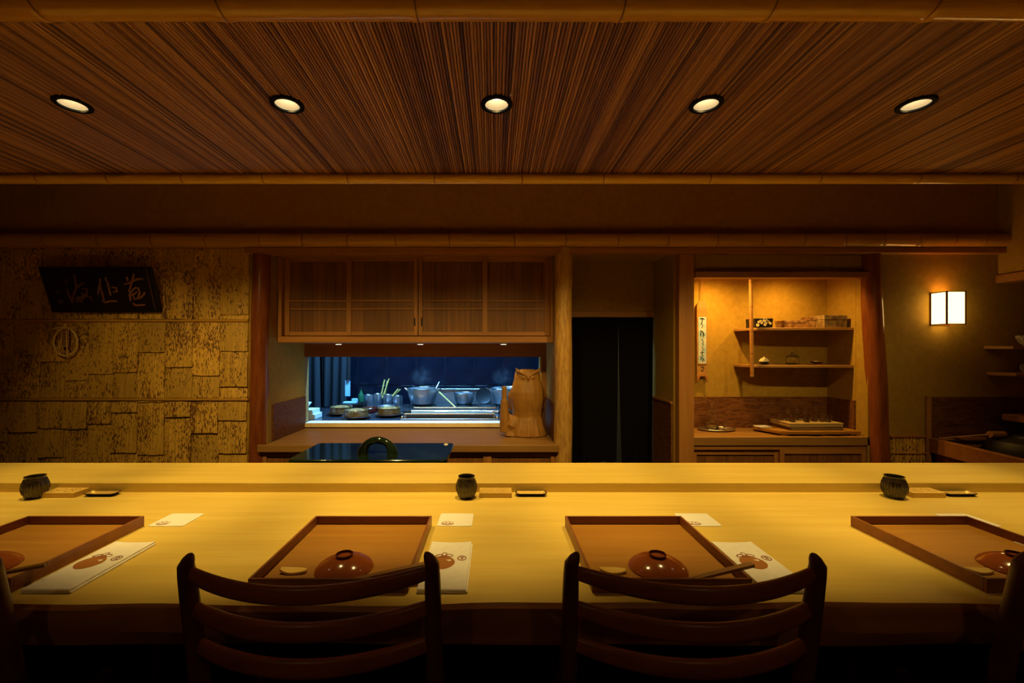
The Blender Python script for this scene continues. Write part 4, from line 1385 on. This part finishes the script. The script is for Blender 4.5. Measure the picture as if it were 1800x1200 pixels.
# white boxes and bowl by the hatch
for i, (z0, h, c) in enumerate(((kz, .045, 'lower'), (kz + .045, .04, 'upper'))):
    tag(Box(X(508, 3.9), X(557 - i * 4, 3.9), 3.86, 4.02, z0, z0 + h).build('food_box', 'pale_box', None, .003), 'pale food box at the hatch edge, %s of the two stacked' % c, 'box', 'food boxes')
t = thing('rice_bowl', 'white china bowl on the stacked pale boxes', 'bowl', (X(534, 3.95), 3.93, kz + .085))
MB().lathe([(.03, 0), (.032, .01), (.055, .03), (.075, .055), (.073, .057), (.05, .033), (.001, .014)], 28).build('bowl', 'white_glaze', t)
# kitchen lamp: long cool tube on the kitchen ceiling
t = thing('kitchen_tube_light', 'long cool fluorescent lamp on the kitchen ceiling', 'light', (-.8, 3.98, 2.6))
Box(-.65, .65, -.06, .06, -.03, .0).build('housing', 'steel', t)
m = MB(); m.tube([(-.6, 0, -.05), (.6, 0, -.05)], .016, 10); m.build('tube', 'kitchen_tube', t)
al = bpy.data.lights.new('kitchen_tube_glow', 'AREA')
al.shape = 'RECTANGLE'; al.size = 1.3; al.size_y = .12; al.energy = KITCHEN_LAMP_W; al.color = (.14, .46, 1.0)
o = bpy.data.objects.new('kitchen_tube_glow', al); col.objects.link(o); o.location = (-.8, 3.98, 2.52)

# ================================================================== PLACE SETTINGS
SEATS = [(-1.334, 'at the bark-wall end of the counter'), (-.393, 'in line with the kitchen hatch'), (.423, 'in line with the door curtain'), (1.358, 'at the lantern end of the counter')]
TW, TN, TF, TH = .190, 1.031, 1.425, .034
# tray
tr = thing('serving_tray', 'square brown wooden tray ' + SEATS[0][1], 'tray', group='wooden trays')
ty = (TN + TF) / 2; td = (TF - TN) / 2
Box(-TW + .003, TW - .003, -td + .003, td - .003, .002, .008).build('base', 'tray_wood', tr)
wt = .0065
for (a, b, c, d) in ((-TW, TW, -td, -td + wt), (-TW, TW, td - wt, td), (-TW, -TW + wt, -td + wt, td - wt), (TW - wt, TW, -td + wt, td - wt)):
    Box(a, b, c, d, 0, TH).build('side', 'tray_rim', tr, .0012)
tr.location = (SEATS[0][0], ty, cH)
# lacquer bowl lid
ld = thing('lacquer_lid', 'red lacquer bowl cover on the tray ' + SEATS[0][1], 'bowl', group='red lacquer covers')
MB().lathe([(.073, .0), (.0738, .003), (.069, .010), (.058, .018), (.044, .025), (.030, .0300), (.018, .032), (.001, .033)], 44).build('cover', 'red_lacquer', ld)
MB().lathe([(.0205, .0305), (.0220, .038), (.0200, .0385), (.0185, .0325)], 32, close=False).build('foot_ring', 'dark_lacquer', ld)
# chopsticks
def chop():
    t = thing('chopsticks', '', 'chopsticks', group='chopsticks on the trays')
    a = Vector((.016, -.1785, .0115)); b = Vector((.222, -.148, .0425))
    for k in (0, 1):
        o = Vector((0, .0078 * k, 0))
        m = MB(); m.tube([a + o, a.lerp(b, .5) + o, b + o], [.0028, .0036, .0042], prof=[(-1, -1), (1, -1), (1, 1), (-1, 1)])
        m.build('chopstick', 'shelf_wood', t, .0008)
    return t
# leaf-shaped rest
def rest():
    t = thing('wooden_rest', '', 'rest', group='leaf-shaped rests')
    v, f = [], []
    n = 14
    for i in range(n + 1):
        u = i / n
        w = .0145 * math.sin(PI * (.08 + .84 * u)) ** .7
        x = -.034 + .066 * u
        zc = .002 + .006 * (2 * u - 1) ** 2 * (1 if u < .5 else .3)
        v += [(x, -w, zc + .004), (x, w, zc + .004), (x, w, zc - .001), (x, -w, zc - .001), (x, 0, zc + .0015)]
    for i in range(n):
        a = i * 5
        f += [(a, a + 5, a + 9, a + 4), (a + 4, a + 9, a + 6, a + 1), (a + 1, a + 6, a + 7, a + 2), (a + 2, a + 7, a + 8, a + 3), (a + 3, a + 8, a + 5, a)]
    f += [(0, 4, 1, 2, 3), (n * 5, n * 5 + 3, n * 5 + 2, n * 5 + 1, n * 5 + 4)]
    m = MB(); m.add(v, f, True); m.build('leaf', 'pale_wood', t, sharp=50)
    return t
ch, rs = chop(), rest()
# coaster
co = thing('paper_coaster', '', 'coaster', group='paper coasters')
m = MB(); m.prism(rrect(-.0575, .0575, -.055, .055, .008), 0, .0018); card = m.build('card', 'paper', co)
def xyM(m, x, y, z): m.M = Matrix.Translation((x, y, z)); return m
m = xyM(MB(), -.024, -.034, .0018)
for k in (-1, 0, 1):
    m.ribbon([(k * .012 + .006 * math.cos(a * PI / 5), .010 - abs(k) * .004 + .008 * math.sin(a * PI / 5)) for a in range(11)], .0022, -.0004, .0003)
m.ribbon([(-.021, -.001), (-.012, -.009), (0, -.012), (.012, -.009), (.021, -.001)], .004, -.0004, .0003)
m.ribbon([(-.016, -.002), (0, -.006), (.016, -.002)], .003, -.0004, .0003)
m.build('print', 'card_print', card)
# folded napkin with persimmon print
def napkin():
    t = thing('folded_napkin', '', 'napkin', group='folded cloth napkins')
    w, l = .0605, .128
    def sheet(z0, th, inset, edge):
        v, f = [], []
        nx, ny = 12, 16
        for s in (0, 1):
            for j in range(ny + 1):
                vv = j / ny
                for i in range(nx + 1):
                    u = i / nx
                    yy = -l + inset + (2 * l - inset) * vv
                    if j == ny: yy += edge * (abs(2 * u - 1) ** 2) - .003
                    crown = .0016 * math.sin(PI * u) ** .5 * math.sin(PI * vv) ** .3 if s else 0
                    v.append((-w + 2 * w * u - (inset if u > .99 else 0), yy, z0 + (th + crown if s else 0)))
        n = nx + 1; o = n * (ny + 1)
        for j in range(ny):
            for i in range(nx):
                a = j * n + i
                f.append((o + a, o + a + 1, o + a + n + 1, o + a + n))
                f.append((a, a + n, a + n + 1, a + 1))
        for i in range(nx):
            f.append((i, i + 1, o + i + 1, o + i)); a = ny * n + i; f.append((a + 1, a, o + a, o + a + 1))
        for j in range(ny):
            a = j * n; f.append((a + n, a, o + a, o + a + n)); a = j * n + nx; f.append((a, a + n, o + a + n, o + a))
        return v, f
    m = MB(); m.add(*sheet(0, .0052, 0, .004), True); m.build('lower_fold', 'cloth', t, .001)
    m = MB(); m.add(*sheet(.0054, .0046, .004, .007), True); up = m.build('upper_fold', 'cloth', t, .001)
    m = MB(); m.tube([(-w + .002, -l + .004, .0058), (w - .004, -l + .004, .0058)], .0052, 10); m.build('front_fold', 'cloth', t)
    zt = .0119
    m = MB(); m.prism([(-.014 + .031 * math.cos(a * PI / 16) * (1 + .06 * math.cos(2 * a * PI / 16)), .0 + .036 * math.sin(a * PI / 16)) for a in range(32)], .004, zt); fr_ = m.build('persimmon_print', 'persimmon', up)
    m = MB()
    m.prism([(-.006 + .0, .014), (.006, .016), (.0085, .010), (.003, .006)], zt, zt + .0002)
    m.build('highlight', 'paper', fr_)
    m = MB()
    for (cx_, cy_, ra, rb, an) in ((-.028, .038, .011, .006, .5), (-.014, .046, .010, .006, 1.4), (.001, .039, .010, .006, -.4), (-.014, .033, .009, .005, 0)):
        m.ribbon([(cx_ + ra * math.cos(q * PI / 6) * math.cos(an) - rb * math.sin(q * PI / 6) * math.sin(an), cy_ + ra * math.cos(q * PI / 6) * math.sin(an) + rb * math.sin(q * PI / 6) * math.cos(an)) for q in range(13)], .0028, .004, zt + .0003)
    m.build('calyx_print', 'card_print', fr_)
    m = MB()
    m.ribbon([(.036 + .011 * math.cos(a * PI / 6), .024 + .013 * math.sin(a * PI / 6)) for a in range(13)], .003, .004, zt)
    m.ribbon([(.030, .027), (.036, .030), (.042, .027)], .003, .004, zt); m.ribbon([(.036, .033), (.036, .016)], .003, .004, zt); m.ribbon([(.031, .019), (.041, .019)], .0025, .004, zt)
    m.build('emblem_print', 'card_print', up)
    return t
nk = napkin()
co_off = [(-1.073, 1.4755, 0), (-.1285, 1.4755, -.015), (.690, 1.4755, .0), (1.60, 1.472, .0)]
nk_off = [(-1.059, 1.157, .0), (-.1225, 1.157, 0), (.704, 1.157, .0), (1.60, 1.157, 0)]
for i, (sx, where) in enumerate(SEATS):
    if i:
        dup(tr, (sx, ty, cH), 0, 'square brown wooden tray ' + where)
        dup(ld, (sx + .004, 1.134, cH + .008), i * 1.3, 'red lacquer bowl cover on the tray ' + where)
        c2 = dup(ch); r2 = dup(rs); o2 = dup(co); n2_ = dup(nk)
    else:
        ld.location = (sx + .004, 1.134, cH + .008)
        c2, r2, o2, n2_ = ch, rs, co, nk
    c2.location = (sx, ty, cH); c2['label'] = 'pair of wooden chopsticks across the tray ' + where
    r2.location = (sx - .118, 1.112, cH + .0082); r2['label'] = 'small leaf-shaped wooden rest on the tray ' + where
    o2.location = (co_off[i][0], co_off[i][1], cH); o2.rotation_euler[2] = co_off[i][2]; o2['label'] = 'square white paper coaster beside the tray ' + where
    n2_.location = (nk_off[i][0], nk_off[i][1], cH); n2_.rotation_euler[2] = nk_off[i][2]; n2_['label'] = 'folded white napkin with persimmon print beside the tray ' + where

# ------------------------------------------------ ribbed cups, wooden blocks, gilt dishes along the ledge
ENDS = [(X(62, 1.70), 'at the bark-wall end of the ledge'), (X(820, 1.70), 'at the middle of the ledge'), (X(1572, 1.70), 'at the lantern end of the ledge')]
cp = thing('ribbed_cup', '', 'cup', group='ribbed cups')
pr = [(.022, 0), (.026, .001), (.0305, .008), (.0375, .026), (.0395, .042), (.037, .060), (.032, .074), (.031, .080), (.0325, .085), (.0305, .0855), (.0285, .080), (.030, .073), (.034, .058), (.035, .040), (.030, .014), (.001, .008)]
MB().lathe(pr, 120, ribs=(24, 2, 6, .055)).build('body', 'ribbed_glaze', cp, sharp=70)
m = MB()
for k in range(24):
    a = 2 * PI * k / 24
    pts = [((r * 1.057) * math.cos(a + .05 * math.sin(zz * 60)), (r * 1.057) * math.sin(a + .05 * math.sin(zz * 60)), zz) for (r, zz) in ((.0345, .018), (.0385, .032), (.0393, .044), (.0365, .061))]
    m.tube(pts, [.0006, .0011, .0011, .0005], 5)
m.build('ribs', 'rib_pale', cp)
bk = thing('wooden_block', '', 'block', group='wooden blocks')
Box(-.064, .064, -.033, .033, 0, .020).build('block', 'pale_wood', bk, .0015)
m = MB()
for s in (-1, 1):
    m.M = Matrix.Translation((s * .028, 0, .020))
    m.ribbon([(.0245 * math.cos(a * PI / 12), .023 * math.sin(a * PI / 12)) for a in range(25)], .0025, -.001, .0003)
    if s < 0:
        m.ribbon([(-.014, .006), (-.004, .002), (.008, .006), (.014, .001)], .004, -.001, .0003); m.ribbon([(-.010, -.009), (.0, -.004), (.012, -.010)], .003, -.001, .0003)
    else:
        m.ribbon([(-.012, .010), (-.002, .002), (.010, -.012)], .003, -.001, .0003); m.ribbon([(-.006, -.010), (.004, .012)], .002, -.001, .0003); m.ribbon([(.004, .009), (.014, .004)], .003, -.001, .0003)
m.build('engraving', 'shelf_wood', bk)
ds = thing('gilt_dish', '', 'dish', group='gilt dishes')
m = MB()
outer = rrect(-.062, .062, -.024, .024, .014); mid = rrect(-.050, .050, -.016, .016, .010); inn = rrect(-.058, .058, -.020, .020, .012)
n = len(outer)
v = [(a, b, .0) for a, b in mid] + [(a, b, .012) for a, b in outer] + [(a, b, .0125) for a, b in inn] + [(a, b, .004) for a, b in mid]
f = [tuple(reversed(range(n)))]
for lv in range(3):
    for k in range(n):
        a, b = lv * n + k, lv * n + (k + 1) % n
        f.append((a, b, b + n, a + n))
m.add(v, f, True); m.build('dish', 'black_lacquer', ds, sharp=50)
m = MB(); m.add([(a * .99, b * .99, .0045) for a, b in mid] + [(a * .985, b * .985, .0118) for a, b in inn], [tuple(range(n))] + [(k, n + k, n + (k + 1) % n, (k + 1) % n)[::-1] for k in range(n)], True)
m.build('gilding', 'gold', ds, sharp=50)
bxs = [(X(103, 1.70), X(175, 1.715)), (X(871, 1.70), X(934, 1.715)), (X(1632, 1.70), X(1690, 1.715))]
for i, (sx, where) in enumerate(ENDS):
    a, b, c = (cp, bk, ds) if i == 0 else (dup(cp), dup(bk), dup(ds))
    a.location = (sx, 1.700, cH); a.rotation_euler[2] = i * 1.1; a['label'] = 'dark ribbed ceramic cup ' + where
    b.location = (bxs[i][0] + (.0), 1.728, cH); b['label'] = 'small pale wooden block with engraved rings ' + where
    c.location = (bxs[i][1], 1.728, cH); c['label'] = 'small gilt-lined black dish ' + where

# ================================================================== CHAIRS
def chair():
    t = thing('dining_chair', '', 'chair', group='dark wooden chairs at the counter')
    hw_ = .249
    def back_y(z):       # rake of the back posts
        return -.262 + (.862 - z) * .16 if z > .42 else -.192 - (.42 - z) * .10
    for s in (-1, 1):
        zs = [0, .10, .25, .40, .48, .58, .66, .72, .78, .82, .84, .853, .862, .866]
        rs_ = [.012, .014, .017, .021, .0225, .0215, .0205, .020, .0195, .0185, .0170, .0130, .008, .003]
        pts = [(s * (hw_ - .012 + .012 * min(1, z / .6) - (.010 if z > .84 else 0) * (z - .84) / .02), back_y(z), z) for z in zs]
        m = MB(); m.tube(pts, rs_, 14, 0.86, up=(0, 1, 0))
        m.build('back_post', 'teak_post', t, sharp=70)
        m = MB(); m.tube([(s * .215, .215, 0), (s * .222, .212, .2), (s * .225, .21, .42), (s * .225, .21, .455)], [.012, .016, .020, .016], 14)
        m.build('front_leg', 'teak_post', t, sharp=70)
        m = MB(); m.tube([(s * .225, .21, .405), (s * .232, 0, .40), (s * .236, -.192, .40)], [.017, .019, .017], 12, .7)
        m.build('side_rail', 'teak_post', t)
        m = MB(); m.tube([(s * .222, .212, .19), (s * .234, -.2, .19)], .009, 10)
        m.build('stretcher', 'teak_post', t)
    pr = []
    for k in range(18):
        a = 2 * PI * k / 18
        c, s_ = math.cos(a), math.sin(a)
        pr.append((math.copysign(abs(c) ** .7, c) * .0105, math.copysign(abs(s_) ** .6, s_) * .0195))
    for (z, bow, k) in ((.824, .068, .84), (.745, .066, .92), (.663, .062, .90)):
        pts, rad = [], []
        for i in range(25):
            u = -1 + 2 * i / 24
            pts.append((u * (hw_ - .004), back_y(z) - bow * (1 - u * u), z - .010 * (1 - u * u)))
            rad.append(k * (.80 + .20 * (1 - u ** 4)))
        m = MB(); m.tube(pts, rad, prof=pr, up=(0, .25, 1))
        m.build('back_slat', 'teak', t, sharp=70)
    for (y, w) in ((.21, .22), (-.192, .235)):
        m = MB(); m.tube([(-w, y, .40), (w, y, .40)], .018, 12, .7); m.build('seat_rail', 'teak', t)
    m = MB()
    v, f = [], []
    nx = 14
    for s in (0, 1):
        for j in range(nx + 1):
            for i in range(nx + 1):
                a, b = -1 + 2 * i / nx, -1 + 2 * j / nx
                crown = (1 - a ** 6) * (1 - b ** 6)
                v.append((a * (.218 + .004 * -b), .01 + b * .196, (.43 + .028 * crown) if s else .415))
    n = nx + 1; o = n * n
    for j in range(nx):
        for i in range(nx):
            a = j * n + i
            f.append((o + a, o + a + 1, o + a + n + 1, o + a + n)); f.append((a, a + n, a + n + 1, a + 1))
    for i in range(nx):
        f.append((i, i + 1, o + i + 1, o + i)); a = nx * n + i; f.append((a + 1, a, o + a, o + a + 1))
        a = i * n; f.append((a + n, a, o + a, o + a + n)); a = i * n + nx; f.append((a, a + n, o + a + n, o + a))
    m.add(v, f, True); m.build('seat', 'leather', t, sharp=50)
    return t


c0 = chair()
CH = [(-1.28, 1.15, .0), (-.377, 1.142, .01), (.4095, 1.142, -.01), (1.335, 1.15, .0)]
for i, (x, y, rz) in enumerate(CH):
    c = c0 if i == 0 else dup(c0)
    c.location = (x, y, 0); c.rotation_euler[2] = rz
    c['label'] = 'dark curved ladder-back chair ' + SEATS[i][1]

# ================================================================== STEAM over the two large pots
def steam_mat():
    m = bpy.data.materials.new('steam')
    m.use_nodes = True
    nt = m.node_tree
    N, L = nt.nodes, nt.links
    N.clear()
    out = N.new('ShaderNodeOutputMaterial')
    vs = N.new('ShaderNodeVolumeScatter')
    tc = N.new('ShaderNodeTexCoord')
    nz = N.new('ShaderNodeTexNoise')
    nz.inputs['Scale'].default_value = 9.0
    nz.inputs['Detail'].default_value = 3
    nz.inputs['Distortion'].default_value = 1.2
    L.new(tc.outputs['Object'], nz.inputs['Vector'])
    ln = N.new('ShaderNodeVectorMath'); ln.operation = 'LENGTH'
    sc = N.new('ShaderNodeVectorMath'); sc.operation = 'MULTIPLY'
    sc.inputs[1].default_value = (1 / .13, 1 / .13, 1 / .12)
    L.new(tc.outputs['Object'], sc.inputs[0])
    L.new(sc.outputs[0], ln.inputs[0])
    fall = N.new('ShaderNodeMapRange')
    fall.inputs['From Min'].default_value = 0.25
    fall.inputs['From Max'].default_value = 1.0
    fall.inputs['To Min'].default_value = 1.0
    fall.inputs['To Max'].default_value = 0.0
    L.new(ln.outputs['Value'], fall.inputs['Value'])
    r = N.new('ShaderNodeMapRange')
    r.inputs['From Min'].default_value = 0.42
    r.inputs['From Max'].default_value = 0.75
    r.inputs['To Max'].default_value = 1.3
    L.new(nz.outputs['Fac'], r.inputs['Value'])
    mu = N.new('ShaderNodeMath'); mu.operation = 'MULTIPLY'
    L.new(fall.outputs[0], mu.inputs[0])
    L.new(r.outputs[0], mu.inputs[1])
    L.new(mu.outputs[0], vs.inputs['Density'])
    L.new(vs.outputs[0], out.inputs['Volume'])
    MATS['steam'] = m


steam_mat()
for (px, lab) in ((742, 'faint wisp of steam rising from the large steaming pot'), (884, 'faint wisp of steam above the pot behind the owl')):
    m = MB()
    m.lathe([(.001, -.12), (.06, -.105), (.11, -.06), (.13, 0), (.11, .06), (.06, .105), (.001, .12)], 20)
    o = m.build('steam', 'steam', None, loc=(X(px, 4.45), 4.45, pz + .165 + .125))
    tag(o, lab, 'steam', kind='stuff')
